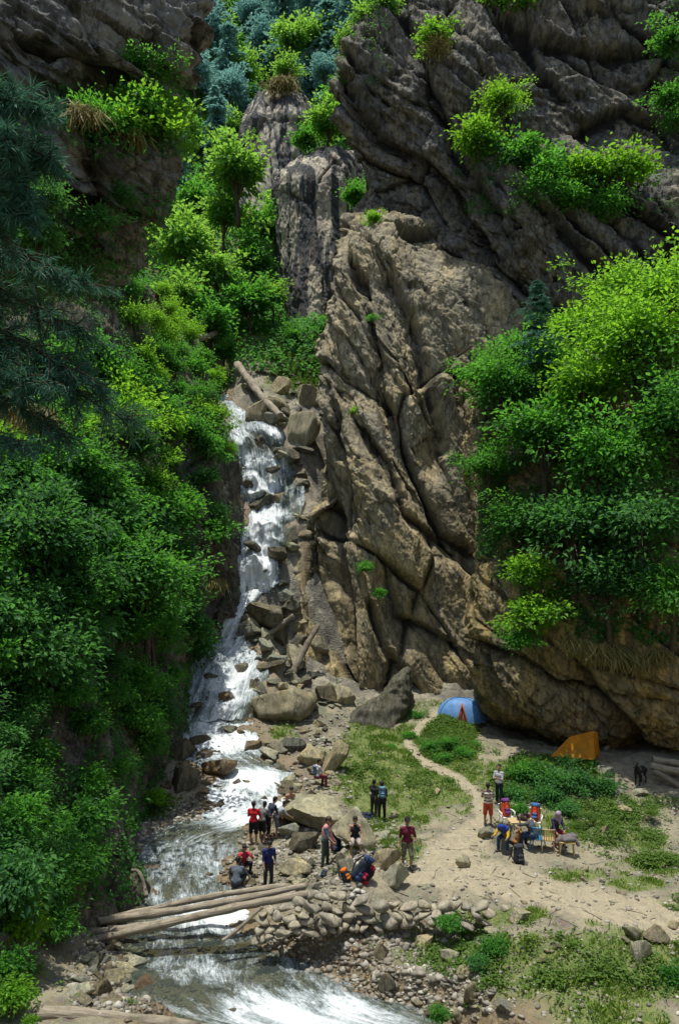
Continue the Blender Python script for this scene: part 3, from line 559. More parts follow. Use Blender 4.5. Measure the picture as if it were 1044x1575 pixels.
# big named boulders: px, py(base), width px, height px, depth ratio, mat, seed, tilt y, label
BIG = [(475,1275,118,52,.9,'boulder',0,.08,'largest flat-topped boulder beside the stream behind the pink shawl person'),
 (425,1118,122,60,1.0,'boulder',1,.12,'big tan boulder at the foot of the cascade'),
 (545,1312,70,62,.7,'boulder',2,.05,'upright grey boulder behind the blue backpack and seated bather'),
 (608,1372,60,40,.9,'boulder',5,.1,'yellowish squared boulder beside the trail above the stone wall'),
 (590,1343,56,32,.9,'boulder',3,-.05,'grey boulder just uphill of the heaped trekking packs'),
 (535,1347,34,26,.9,'boulder',6,.1,'small grey boulder next to the heaped trekking packs'),
 (470,1312,52,32,.9,'boulder_dark',7,0,'dark grey boulder on the gravel behind the person in the pink shawl'),
 (448,1293,44,24,.9,'boulder',8,.1,'low grey rock slab between the big flat boulder and the bathers'),
 (455,1352,58,26,.9,'boulder',9,0,'wide low grey rock beside the person in navy'),
 (281,1222,46,46,.9,'boulder_dark',10,.1,'dark boulder at the inner bend of the stream under the shrubs'),
 (280,1172,40,34,.9,'boulder_dark',11,0,'dark reddish boulder at the foot of the bank upstream'),
 (520,1195,34,62,.7,'boulder',4,-.5,'tilted grey slab standing on the grassy slope foot'),
 (478,1182,44,30,.9,'boulder',12,0,'pale boulder on the debris fan above the flat-topped boulder'),
 (448,1165,52,32,.9,'boulder_dark',13,.1,'flat dark slab in the debris below the cascade boulder'),
 (400,970,78,50,1,'boulder_dark',0,.1,'dark wet rock in the lower waterfall'),
 (400,792,66,34,1,'boulder_dark',5,-.3,'dark leaning rock splitting the waterfall'),
 (428,760,38,28,1,'boulder_dark',3,0,'dark rock wedged in the middle of the waterfall'),
 (428,1000,52,40,.9,'boulder_dark',8,.2,'dark rock beside the driftwood under the waterfall'),
 (385,1070,40,22,.9,'boulder_dark',2,.1,'wet dark rock at the edge of the cascade'),
 (395,650,56,40,1,'boulder',7,.3,'grey boulder at the lip of the waterfall'),
 (333,590,36,56,.9,'boulder',4,.1,'tall tan boulder perched above the waterfall lip'),
 (460,690,60,66,1,'boulder',1,-.2,'pale tan boulder slab right above the middle falls'),
 (432,612,34,34,1,'boulder',9,0,'grey block under the long fallen log at the lip'),
 (470,628,40,40,1,'boulder',10,.2,'pale boulder on the green slope at the waterfall lip'),
 (412,648,34,28,1,'boulder_dark',11,.3,'dark block wedged below the long fallen log'),
 (505,1087,40,34,.9,'boulder_dark',6,.1,'dark block between the cascade boulder and the leaning slab'),
 (530,1088,36,30,.9,'boulder',12,.2,'grey block against the foot of the rock pinnacle'),
 (330,1195,66,28,.9,'boulder_wet',1,.1,'orange-stained wet rock in midstream above the bathers'),
 (388,1160,36,22,.9,'boulder_wet',7,0,'yellow-brown wet rock beside the upper rapids'),
 (300,1155,44,20,.9,'boulder_dark',3,.1,'black wet rock splitting the upper rapids'),
 (228,1350,44,20,.9,'boulder_wet',13,0,'orange flat rock at the stream edge near the dark driftwood'),
 (216,1390,40,30,.9,'boulder_dark',5,.1,'dark boulder just upstream of the log bridge'),
 (1008,1455,40,28,.9,'boulder',2,.1,'pale white-topped boulder beside the trail'),
 (978,1452,36,26,.9,'boulder',8,0,'tan rounded boulder beside the pale trailside boulder'),
 (985,1488,40,34,.9,'boulder',3,.2,'flat grey rock set in the grass below the trailside boulders'),
 (725,1550,30,34,.95,'boulder',6,0,'round grey boulder on the grassy stream bank'),
 (775,1562,26,26,.95,'boulder',0,0,'small round grey boulder near the lower grass edge'),
 (596,1535,30,32,.95,'boulder_dark',9,.1,'greenish grey boulder at the water edge below the wall'),
 (672,1568,36,26,.95,'boulder_wet',5,0,'orange-brown wet boulder at the lower water edge'),
 (655,1462,30,24,.95,'boulder',7,0,'grey rock on the bank under the end of the stone wall'),
 (586,1480,22,26,.95,'boulder',11,.2,'pale pointed rock on the bank below the wall'),
 (500,1560,44,18,1,'boulder_wet',4,0,'brown rock washed over by the lower rapids'),
 (690,1482,36,22,.95,'boulder',1,.1,'pale grey rock on the grass below the wall end'),
 (802,1422,34,20,.95,'boulder',10,0,'low grey rock in the dirt just below the trail'),
 (712,1338,24,20,.9,'boulder',12,0,'grey rock where the footpath meets the trail'),
 (745,1295,28,26,.8,'boulder',14,.4,'long slanting rock edging the camp terrace'),
 (772,1308,26,20,.9,'boulder',15,0,'low stone seat block at the camp terrace edge'),
 (790,1300,22,18,.9,'boulder',2,0,'small block beside the black backpack'),
 (930,1196,36,14,.9,'boulder',15,0,'flat dark slab beside the shaded shrubs'),
 (985,1228,30,16,.9,'boulder',14,0,'flat pale slab on the earth bank at the camp'),
 (960,1255,30,16,.9,'boulder',13,0,'low grey slab in the weeds east of the camp'),
 (930,1290,24,18,.9,'boulder',5,0,'small grey rock in the weeds beside the seated group')]
for i, (px, py, w, h, dr, mt, sd, ty, lab) in enumerate(BIG):
    p = gp(px, py-h*.12); s = p[1]/FPX; sx = w*s/2; hh = h*s
    m = RM[sd].copy() if False else RM[sd]
    zr = max(abs(v.co.z) for v in m.vertices)
    sz = hh/(1.55*zr); q = np.array([p[0], p[1]+sx*dr*.5, p[2]+sz*zr*.5])
    put_rock('boulder', m, q, sx*1.05, sx*dr, sz, 0 if w > 50 else rng.uniform(-.5, .5), M[mt], lab, 'boulder', None, (rng.uniform(-.1, .1), -ty))
for j, (px, py, Y, w, mt, lab) in enumerate([(418,722,51.2,26,'boulder_dark','wet dark rock poking through the upper falls below the lip'),(383,742,51.,22,'boulder_dark','small wet rock at the bank edge of the upper falls'),(388,838,47.4,26,'boulder_dark','dark rock in the narrow middle of the falls'),(424,850,47.3,30,'boulder_dark','dark ledge rock on the pinnacle edge of the middle falls'),(408,878,46.6,20,'boulder_dark','small rock near the base of the middle falls'),(432,700,52.,22,'boulder','paler rock beside the side strand of the upper falls'),(400,676,52.6,24,'boulder_dark','dark rock just under the lip of the falls'),(322,1040,41.9,24,'boulder_dark','dark rock in the cascade near the bank'),(352,1072,40.6,26,'boulder_wet','brown wet rock low in the cascade'),(300,1085,40.2,22,'boulder_dark','dark rock at the cascade foot near the bank'),(372,1030,42.4,24,'boulder_dark','dark rock at the outer edge of the cascade')]):
    s_ = Y/FPX; put_rock('boulder', RM[(j*3+1) % 16], at(px, py, Y), w*s_*.6, w*s_*.6, w*s_*.5, j*1.3, M[mt], lab, 'boulder', None, (.2, -.2))
# the leaning slab by the pinnacle: a wedge of its own
def slab():
    front = [at(*q) for q in [(512,1180,38.6),(505,1142,39.2),(540,1105,40.4),(590,1066,41.4),(618,1040,41.9),(623,1060,41.6),(622,1092,41.2),(606,1128,40.3),(570,1142,39.6),(530,1172,38.8)]]
    b = bmesh.new(); vf = [b.verts.new(v) for v in front]; vb = [b.verts.new(v+np.array([.5, 2.2, .1])) for v in front]
    b.faces.new(vf); b.faces.new(vb[::-1]); n = len(vf)
    for i in range(n): b.faces.new([vf[i], vb[i], vb[(i+1) % n], vf[(i+1) % n]])
    bmesh.ops.recalc_face_normals(b, faces=b.faces); bmesh.ops.triangulate(b, faces=b.faces)
    for _ in range(4): bmesh.ops.subdivide_edges(b, edges=[e for e in b.edges if e.calc_length() > .12], cuts=1, use_grid_fill=True); bmesh.ops.triangulate(b, faces=b.faces)
    for _ in range(4): bmesh.ops.smooth_vert(b, verts=b.verts, factor=.5, use_axis_x=True, use_axis_y=True, use_axis_z=True)
    b.verts.ensure_lookup_table(); V = np.array([v.co[:] for v in b.verts]); b.normal_update(); N = np.array([v.normal[:] for v in b.verts])
    F = np.array([[v.index for v in f.verts] for f in b.faces]); b.free()
    V = V+N*(.22*fbm(V*.7, 4, 3)+.07*ridged(V*np.array([1, 1, 2.]), 3, 2))[:, None]
    o = obj('boulder', V, F, M['boulder_dark'], None, True); tag(o, 'huge leaning slab resting against the foot of the rock pinnacle', 'boulder')
slab()
def scatter(n, regions, name, meshes, smin, smax, mats, label, cat, group, seed, sink=.3):
    r = np.random.default_rng(seed); k = 0
    while k < n:
        x0, y0, x1, y1 = regions[r.integers(len(regions))]
        px, py = r.uniform(x0, x1), r.uniform(y0, y1); p = gp(px, py); s = smin*(smax/smin)**(r.random()**1.8)
        put_rock(name, meshes[r.integers(len(meshes))], p+np.array([0, 0, s*(.5-sink)*.6]), s, s*r.uniform(.7, 1), s*r.uniform(.7, 1), r.uniform(0, 6.3), M[mats[r.integers(len(mats))]], label, cat, group, (r.uniform(-.3, .3), r.uniform(-.3, .3))); k += 1
scatter(62, [(440,1130,520,1215),(430,1180,510,1230),(380,1050,480,1080),(455,1060,520,1130),(400,1100,470,1180)], 'debris_rock', RM, .18, .75, ['boulder', 'boulder', 'boulder_dark'], 'loose grey rock in the debris fan below the waterfall', 'rock', 'rocks of the debris fan', 3)
scatter(70, [(360,1300,470,1385),(420,1320,520,1370),(430,1270,640,1345),(560,1250,620,1310)], 'bank_rock', RM, .12, .42, ['boulder', 'boulder', 'boulder_dark'], 'loose grey rock lying on the gravel bank among the bathers', 'rock', 'rocks on the gravel bank', 4)
scatter(52, [(200,1300,340,1400),(250,1120,400,1220),(300,1200,420,1240),(200,1470,560,1570),(265,1060,400,1110)], 'stream_rock', RM, .14, .45, ['boulder_wet', 'boulder_wet', 'boulder_dark'], 'wet brown rock showing above the fast stream water', 'rock', 'wet rocks in the stream', 6, .35)
scatter(26, [(270,1110,400,1160),(300,1150,430,1230),(320,1205,440,1250)], 'stream_rock', RM, .3, .8, ['boulder_wet', 'boulder_dark', 'boulder_dark'], 'dark wet rock parting the white rapids below the cascade', 'rock', 'rocks parting the upper rapids', 16, .4)
scatter(40, [(118,1440,215,1545),(120,1460,200,1530)], 'footing_stone', RM, .2, .42, ['boulder', 'boulder_dark', 'boulder'], 'grey stone in the rough footing under the log bridge by the shrubby bank', 'stone', 'stones of the bridge footing', 7, .2)
scatter(46, [(400,1450,760,1540),(560,1470,1040,1570),(700,1400,1040,1480),(640,1540,760,1575)], 'slope_rock', RM_S, .08, .26, ['boulder', 'boulder', 'boulder_dark'], 'small grey rock on the earthy slope below the trail', 'rock', 'rocks on the slope below the trail', 8)
scatter(46, [(690,1330,1000,1390),(880,1210,1044,1340),(540,1130,700,1260),(760,1300,900,1340)], 'trail_stone', RM_S, .08, .24, ['boulder'], 'small pale stone beside the trail and camp terrace', 'stone', 'stones beside the trail', 9)
scatter(96, [(370,900,450,1040),(395,590,475,700),(380,560,460,640),(430,700,470,900),(440,860,470,1050),(400,980,520,1090)], 'gorge_rock', RM, .3, 1.1, ['boulder_dark', 'boulder', 'boulder_dark'], 'dark broken rock piled beside the waterfall', 'rock', 'rocks beside the waterfall', 10)
# pebbles: nobody could count them
def pebbles(n, regions, smin, smax, seed, mat, name):
    r = np.random.default_rng(seed); R = np.array(regions, float); w = (R[:, 2]-R[:, 0])*(R[:, 3]-R[:, 1]); k = r.choice(len(R), n, p=w/w.sum())
    px = r.uniform(R[k, 0], R[k, 2]); py = r.uniform(R[k, 1], R[k, 3])
    Yg = np.full(n, 28.); 
    Y = np.linspace(16, 50, 260); best = np.full(n, 28.)
    for j in range(0, n, 500):
        a = px[j:j+500]; b = py[j:j+500]; X = (a[:, None]-522)/FPX*Y; Z = CAMH-(b[:, None]-HOR)/FPX*Y
        g = gzl(X, np.broadcast_to(Y, X.shape)); best[j:j+500] = Y[np.argmax(Z < g, 1)]
    Y = best+r.normal(size=n)*.1; X = (px-522)/FPX*Y; Z = gzl(X, Y); s = smin*(smax/smin)**(r.random(n)**2.2)
    V0, F0 = ico(1); m = len(V0)
    sh = nrm(V0)[None]*(1+.22*r.normal(size=(n, m, 1)))*np.stack([np.ones(n), r.uniform(.6, 1, n), r.uniform(.4, .75, n)], -1)[:, None]
    a = r.uniform(0, 6.3, n); ca, sa = np.cos(a)[:, None], np.sin(a)[:, None]
    V = np.stack([sh[..., 0]*ca-sh[..., 1]*sa, sh[..., 0]*sa+sh[..., 1]*ca, sh[..., 2]], -1)*s[:, None, None]+np.stack([X, Y, Z+s*.15], -1)[:, None]
    F = (F0[None]+(np.arange(n)*m)[:, None, None]).reshape(-1, 3)
    o = obj(name, V.reshape(-1, 3), F, mat, None, True, dict(rnd=np.repeat(r.random(n), m))); o['kind'] = 'stuff'
def peb_mat(name, a, b, c, rough):
    m, nt, out = mat_new(name); r = attr(nt, 'rnd'); v = nd(nt, 'TexCoord').outputs['Object']; n = noise(nt, v, 12, 4, .7)
    cc = mix(nt, ramp(nt, r, 0, .6), a, b); cc = mix(nt, ramp(nt, r, .75, .95), cc, c); cc = mix(nt, mth(nt, 'MULTIPLY', ramp(nt, n, .45, .7), .5), cc, tuple(x*.5 for x in a))
    p = nd(nt, 'BsdfPrincipled', {'Base Color': cc, 'Roughness': rough}); nt.links.new(p.outputs[0], out.inputs[0]); return m
M['peb'] = peb_mat('peb', (.16, .145, .115), (.28, .255, .205), (.44, .42, .36), .85); M['peb_wet'] = peb_mat('peb_wet', (.1, .085, .06), (.15, .115, .07), (.2, .125, .06), .45)
pebbles(6400, [(195,1235,310,1290),(195,1235,310,1290),(355,1290,560,1385),(430,1260,640,1340),(200,1240,330,1320),(440,1100,540,1230),(400,1440,760,1560),(110,1440,230,1560)], .03, .16, 1, M['peb'], 'gravel')
pebbles(2600, [(190,1300,360,1400),(180,1430,600,1570),(260,1100,430,1290)], .04, .13, 2, M['peb_wet'], 'pebbles')
pebbles(2600, [(520,1080,760,1330),(640,1330,1044,1470),(760,1190,1044,1360),(600,1440,1044,1575)], .02, .1, 3, M['peb'], 'rubble')
# ------------------------------------------------------------------ dry stone wall
def wall():
    r = np.random.default_rng(11); G = Geo(); top = np.array([(392,1400),(430,1388),(470,1376),(505,1372),(560,1388),(610,1386),(670,1388),(735,1392),(800,1390),(880,1394)], float); hts = np.array([50, 58, 62, 60, 46, 42, 40, 34, 10, 8])
    base = [rock_mesh(500+k, 2, .75, 6, .1, .6) for k in range(12)]
    Yw = 23.4; x = 392.
    for ci in range(7):
        x = 388.+ci*3
        while x < 884:
            h = np.interp(x, top[:, 0], hts); ty = np.interp(x, top[:, 0], top[:, 1]); n = max(1, round(h/13))
            w = r.uniform(7, 30) if n > 1 else r.uniform(8, 22)
            if ci < n:
                py = ty+h-(ci+.5)*h/n+r.normal()*3; s = Yw/FPX; V, F = base[r.integers(12)]
                a = r.uniform(-.6, .6); c_, s_ = math.cos(a), math.sin(a)
                big = 1.5 if (ci < 2 and r.random() < .12) else 1
                V = V*np.array([w*s*.62*big, .3, h/n*s*.92*r.uniform(.8, 1.1)*big]); V = np.stack([V[:, 0]*c_-V[:, 2]*s_, V[:, 1], V[:, 0]*s_+V[:, 2]*c_], -1)
                G.add(V+at(x+w/2, py, Yw-.12*(n-ci)+r.normal()*.07+.3*(x > 740)), F)
            x += w
    V, F = G.out(); o = obj('stone_wall', V, F, M['boulder_w'], None, True)
    tag(o, 'dry stone retaining wall of stacked grey stones under the bridge end', 'stone wall')
M['boulder_w'] = rock_mat('boulder_w', (.42, .375, .27), (.31, .285, .23), (.1, .085, .065), (.52, .49, .4), stain=.4, scl=2.2, bump=.6)
wall()
# ------------------------------------------------------------------ logs
def log(name, a, b, r0, r1, mat, label, cat='log', parent=None, seed=0, bend=.1, n=18):
    a, b = np.array(a, float), np.array(b, float); t = np.linspace(0, 1, 60); r = np.random.default_rng(seed)
    L = np.linalg.norm(b-a); up = np.array([0, 0, 1.]); side = nrm(np.cross(b-a, up))
    P = a+(b-a)*t[:, None]+np.outer(np.sin(t*3.1)*bend*r.normal(), side)+np.outer(np.sin(t*5+seed)*bend*.5, up)
    R = (r0+(r1-r0)*t)*(1+.07*np.sin(t*17+seed)); V, F = tube(P, R, n); c = np.repeat(P, n, 0); k = len(c)
    V[:k] = c+(V[:k]-c)*(1+.22*fbm(V[:k]*np.array([2.2, 2.2, 2.2]), 4, seed))[:, None]
    # put the grain along local x
    d = nrm(b-a); y = side; z = np.cross(d, y); Mx = np.stack([d, y, z], 1); o = obj(name, (V-a)@Mx, F, mat, parent, True)
    mw = Matrix.Identity(4)
    for i in range(3):
        for j in range(3): mw[i][j] = Mx[i, j]
        mw[i][3] = a[i]
    o.matrix_local = mw
    if label: tag(o, label, cat)
    return o
br = empty('log_bridge', (0, 0, 0), 0, 'rough footbridge of weathered logs crossing the stream', 'footbridge')
for i, (a, b, r0, r1) in enumerate([((118,1424,24.1),(470,1364,24.7),.13,.1),((112,1437,23.7),(455,1377,24.25),.12,.09),((130,1446,23.3),(478,1376,23.8),.12,.12),((150,1416,24.4),(440,1361,25.1),.11,.09)]):
    log('log', at(*a), at(*b), r0, r1, M['log'], None, parent=br, seed=i+2)
log('prop_pole', at(342,1448,23.1), at(404,1398,23.4), .055, .05, M['log'], 'thin pole leaning from the bridge end down to the water', 'pole', seed=9)
log('fallen_log', at(60,1556,17.2), at(430,1598,17.9), .17, .12, M['log'], 'thick pale fallen log lying at the bottom of the view', seed=12)
log('fallen_log', gp(366,582)+np.array([0, -.5, .9]), gp(432,656)+np.array([0, -.6, .6]), .3, .24, M['log'], 'long pale fallen log spanning the lip of the waterfall', seed=13)
log('fallen_log', at(306,522,60), at(332,512,62), .3, .2, M['log'], 'short log sticking out of the bushes above the falls', seed=14)
log('fallen_log', at(436,906,47), at(443,950,46.2), .2, .18, M['log_dark'], 'upright driftwood stump beside the lower falls', seed=15)
log('fallen_log', at(398,985,44.6), at(452,948,45.), .17, .14, M['log_dark'], 'driftwood log slanting across the rocks under the falls', seed=16)
log('fallen_log', at(400,1006,44.), at(440,1044,43.2), .13, .1, M['log'], 'pale driftwood pole pointing down at the cascade edge', seed=17)
log('fallen_log', at(447,1042,43.5), at(490,960,45.2), .2, .14, M['log_dark'], 'driftwood trunk leaning on the foot of the pinnacle', seed=18)
log('fallen_log', at(203,1340,26.2), at(226,1372,25.6), .05, .07, M['log_dark'], 'dark curved driftwood branch at the stream edge above the bridge', seed=19, bend=.3)
for k, (a, b, rr, lb) in enumerate([((1000,1176,34.8),(1085,1198,34.2),.17,'lower pale timber of the logs stacked near the black dog'), ((1003,1168,35.1),(1080,1184,34.8),.17,'topmost pale timber of the logs stacked near the black dog'), ((1005,1188,34.5),(1060,1214,33.9),.13,'thin dark pole lying in front of the stacked timber')]):
    log('timber', at(*a), at(*b), rr, rr, M['log'] if k < 2 else M['log_dark'], lb, 'timber', seed=30+k)
# ------------------------------------------------------------------ vegetation
def kites(pos, d, n, L, W, fold=.18, rnd=None):
    n = n-(n*d).sum(-1, keepdims=True)*d; n = nrm(n); s = np.cross(n, d); L = L[:, None]; W = W[:, None]
    V = np.stack([pos, pos+d*L*.45+s*W+n*W*fold*2, pos+d*L-n*L*.12, pos+d*L*.45-s*W+n*W*fold*2], 1)
    k = len(pos)*4; i = np.arange(0, k, 4)[:, None]
    F = np.concatenate([i+np.array([[0, 1, 2]]), i+np.array([[0, 2, 3]])]); return V.reshape(-1, 3), F
def crown(seed, K, n, rad, clump, leaf, asp=.32, flat=.55, up=.8, droop=.2, low=.35, lob=.4, shell=.45):
    r = np.random.default_rng(seed); rad = np.array(rad, float)
    D = nrm(r.normal(size=(K*3, 3))); D = D[(D[:, 2] > -low) | (r.random(len(D)) < .25)][:K]
    rr = r.random(len(D))**shell*(1-lob*.5+lob*1.1*fbm(D*1.5, 2, seed)); C = D*rr[:, None]*rad
    ix = np.repeat(np.arange(len(C)), n); N = len(ix)
    cb = r.normal(size=len(C))*.16; cs = clump*r.uniform(.6, 1.35, len(C))
    off = r.normal(size=(N, 3))*np.array([1, 1, flat])*cs[ix][:, None]*.6
    pos = C[ix]+off+np.array([0, 0, -.12])*(off[:, :2]**2).sum(1)[:, None]/clump
    d = nrm(D[ix]*.5+nrm(off)*.7+r.normal(size=(N, 3))*.45-np.array([0, 0, droop])); nn = nrm(np.array([0, 0, up])+r.normal(size=(N, 3))*.42+D[ix]*.25)
    s = leaf*r.uniform(.6, 1.3, N); V, F = kites(pos, d, nn, s, s*asp)
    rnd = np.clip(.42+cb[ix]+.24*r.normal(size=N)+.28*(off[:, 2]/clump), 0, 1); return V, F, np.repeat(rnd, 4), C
def branches(seed, C, H, r0, nb, bend=.3, sides=6, base=(0, 0, 0), stems=1):
    r = np.random.default_rng(seed); G = Geo(); b0 = np.array(base, float); top = np.array([C[:, 0].mean()*.5, C[:, 1].mean()*.5, H])
    t = np.linspace(0, 1, 9)
    for k in range(stems):
        tp = top+(r.normal(size=3)*np.array([.6, .6, .2])*H*.2 if stems > 1 else 0); st = b0+(r.normal(size=3)*np.array([.2, .2, 0])*H*.12 if stems > 1 else 0)
        tr = st+(tp-st)*t[:, None]+np.stack([np.sin(t*4+seed+k), np.cos(t*3+seed), 0*t], -1)*H*.02; G.add(*tube(tr, r0*(1-.72*t)/(1 if stems == 1 else 1.4), 8))
        for i in r.permutation(len(C))[:nb//stems]:
            e = C[i]+np.array([0, 0, H]); s = r.uniform(.35, .95); a = st+(tp-st)*s; q = t[::2, None]
            p = a+(e-a)*q+np.array([0, 0, 1])*np.sin(q*np.pi)*bend*r.uniform(-.2, 1)*np.linalg.norm(e-a)*.3; G.add(*tube(p, r0*.32*(1-.85*q[:, 0])*r.uniform(.6, 1.1), 5, False))
    return G.out()
PR = {}
def proto(key, seed, K, n, rad, clump, leaf, H, r0, nb, stems=1, **kw):
    V, F, rnd, C = crown(seed, K, n, rad, clump, leaf, **kw); V = V+np.array([0, 0, H])
    m = mesh('crown', V, F, False, dict(rnd=rnd)); bv, bf = branches(seed, C, H, r0, nb, stems=stems); t = mesh('trunk', bv, bf, True)
    m.materials.append(M['leaf_mid']); t.materials.append(M['bark']); PR[key] = (m, t, H)
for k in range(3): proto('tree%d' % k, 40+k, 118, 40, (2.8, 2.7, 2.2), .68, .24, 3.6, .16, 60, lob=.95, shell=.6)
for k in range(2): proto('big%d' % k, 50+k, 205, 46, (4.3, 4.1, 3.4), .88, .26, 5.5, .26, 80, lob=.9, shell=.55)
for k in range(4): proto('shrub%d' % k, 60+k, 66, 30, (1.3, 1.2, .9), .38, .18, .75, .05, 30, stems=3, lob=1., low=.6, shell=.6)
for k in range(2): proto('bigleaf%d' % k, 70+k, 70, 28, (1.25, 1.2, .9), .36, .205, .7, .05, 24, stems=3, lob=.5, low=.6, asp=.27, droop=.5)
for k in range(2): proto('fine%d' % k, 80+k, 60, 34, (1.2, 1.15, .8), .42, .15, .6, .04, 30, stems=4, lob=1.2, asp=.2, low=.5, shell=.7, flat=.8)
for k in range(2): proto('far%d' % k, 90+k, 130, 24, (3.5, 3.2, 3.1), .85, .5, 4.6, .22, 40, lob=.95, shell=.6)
def conifer(key, seed, H, R, nw, per, ln, wd, droop=.35, dens=26):
    r = np.random.default_rng(seed); pos, d, nn = [], [], []; G = Geo(); t = np.linspace(0, 1, 6); G.add(*tube(np.stack([0*t, 0*t, t*H], -1), H*.012*(1.05-t), 6))
    for i in range(nw):
        f = (i+r.random())/nw; z = H*(.1+.9*f); rb = R*(1-f)**.7*r.uniform(.4, 1.3)+.2
        for k in range(per):
            a = r.uniform(0, 6.28); rb *= r.uniform(.75, 1.25)
            if H > 10 and r.random() < .22: continue
            u = np.array([math.cos(a), math.sin(a), 0]); e = np.array([0, 0, z])+u*rb-np.array([0, 0, rb*droop*r.uniform(.4, 1.2)])
            if r.random() < .35: G.add(*tube(np.array([[0, 0, z], (np.array([0, 0, z])+e)/2+np.array([0, 0, .05*rb]), e]), np.array([.05, .03, .01])*H*.05, 4, False))
            s = r.random(dens)**.7; sd = np.array([-u[1], u[0], 0]); w = (r.random(dens)-.5)*rb*.5*(1.15-s)
            p = np.array([0, 0, z])+(e-np.array([0, 0, z]))*s[:, None]+sd*w[:, None]+np.array([0, 0, 1])*np.sin(s*3.14)[:, None]*rb*.08; pos.append(p)
            d.append(nrm(u*.7+sd*np.sign(w)[:, None]*.5+np.array([0, 0, -.35])+r.normal(size=(dens, 3))*.25)); nn.append(nrm(np.array([0, 0, 1.])+r.normal(size=(dens, 3))*.3))
    pos, d, nn = map(np.concatenate, (pos, d, nn)); L = ln*r.uniform(.6, 1.3, len(pos)); V, F = kites(pos, d, nn, L, L*wd, .1)
    m = mesh('crown', V, F, False, dict(rnd=np.repeat(np.clip(.45+.25*r.normal(size=len(pos)), 0, 1), 4))); bv, bf = G.out(); tm = mesh('trunk', bv, bf, True)
    m.materials.append(M['needle_haze']); tm.materials.append(M['bark']); PR[key] = (m, tm, H/2)
for k in range(3): conifer('fir%d' % k, 20+k, 24, 3.9, 34, 9, 1.0, .16)
conifer('pine', 33, 7, 1.9, 26, 8, .3, .1, .1)
def plant(key, name, loc, s, rz, mat, label, cat, group=None, sz=None, tilt=(0, 0)):
    m, t, H = PR[key]; e = empty(name, loc, rz, label, cat, group); e.scale = (s, s, sz or s); e.rotation_euler = (tilt[0], tilt[1], rz)
    c = bpy.data.objects.new('crown', m); col.objects.link(c); c.parent = e; c.material_slots[0].link = 'OBJECT'; c.material_slots[0].material = M[mat]
    b = bpy.data.objects.new('trunk' if name.endswith('tree') else 'stem', t); col.objects.link(b); b.parent = e; return e
def crown_at(key, name, px, py, Y, s, mat, label, group=None, sz=None, rz=None, cat=None, tilt=(0, 0)):
    p = at(px, py, Y); p[2] -= PR[key][2]*(sz or s); return plant(key, name, p, s, rng.uniform(0, 6.3) if rz is None else rz, mat, label, cat or name.replace('_', ' ').split()[-1], group, sz, tilt)
# trees on the overhanging block
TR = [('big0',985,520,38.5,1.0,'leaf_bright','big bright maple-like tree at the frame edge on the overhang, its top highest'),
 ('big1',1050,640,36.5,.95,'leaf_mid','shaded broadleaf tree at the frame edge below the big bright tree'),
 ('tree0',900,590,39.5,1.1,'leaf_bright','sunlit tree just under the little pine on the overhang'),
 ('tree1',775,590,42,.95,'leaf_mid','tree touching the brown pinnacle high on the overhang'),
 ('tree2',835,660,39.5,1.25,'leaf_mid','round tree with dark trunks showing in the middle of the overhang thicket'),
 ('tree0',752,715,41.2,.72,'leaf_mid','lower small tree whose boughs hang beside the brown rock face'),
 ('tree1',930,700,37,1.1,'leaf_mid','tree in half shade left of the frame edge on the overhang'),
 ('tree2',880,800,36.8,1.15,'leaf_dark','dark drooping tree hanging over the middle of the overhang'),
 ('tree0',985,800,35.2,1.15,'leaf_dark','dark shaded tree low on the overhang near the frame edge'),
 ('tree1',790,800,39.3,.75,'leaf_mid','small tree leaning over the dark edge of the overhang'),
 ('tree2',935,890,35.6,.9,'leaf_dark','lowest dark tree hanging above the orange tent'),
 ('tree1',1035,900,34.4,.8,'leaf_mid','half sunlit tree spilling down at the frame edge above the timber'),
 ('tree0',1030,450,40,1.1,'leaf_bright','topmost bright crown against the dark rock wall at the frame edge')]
TR += [('tree0',745,575,44,.75,'leaf_mid','pale green tree at the pinnacle edge below the dark wall'),('tree1',800,545,44.5,.85,'leaf_mid','tree beneath the little pine nearer the pinnacle'),('tree2',885,505,43.5,1.0,'leaf_bright','bright tree between the little pine and the big maple-like tree'),('tree0',955,450,43,1.0,'leaf_bright','bright crown just under the dark wall beside the frame-edge tree'),('tree1',850,560,43,.9,'leaf_mid','tree right under the tip of the little pine')]
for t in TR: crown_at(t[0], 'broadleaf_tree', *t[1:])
crown_at('shrub0', 'shrub', 812, 880, 37, 1.15, 'leaf_bright', 'upper half of the yellow-green bush draped on the overhang')
crown_at('shrub1', 'shrub', 822, 945, 36.3, 1.35, 'leaf_bright', 'yellow-green bush hanging lowest on the overhang lip')
crown_at('shrub2', 'shrub', 800, 985, 36.3, .8, 'leaf_mid', 'small bush trailing below the yellow-green bush on the overhang')
crown_at('shrub3', 'shrub', 1030, 930, 34.2, .7, 'leaf_bright', 'small bright bush at the frame edge above the stacked timber')
crown_at('pine', 'pine_tree', 826, 505, 41.5, .72, 'needle', 'small blue-green pine poking above the trees on the overhang')
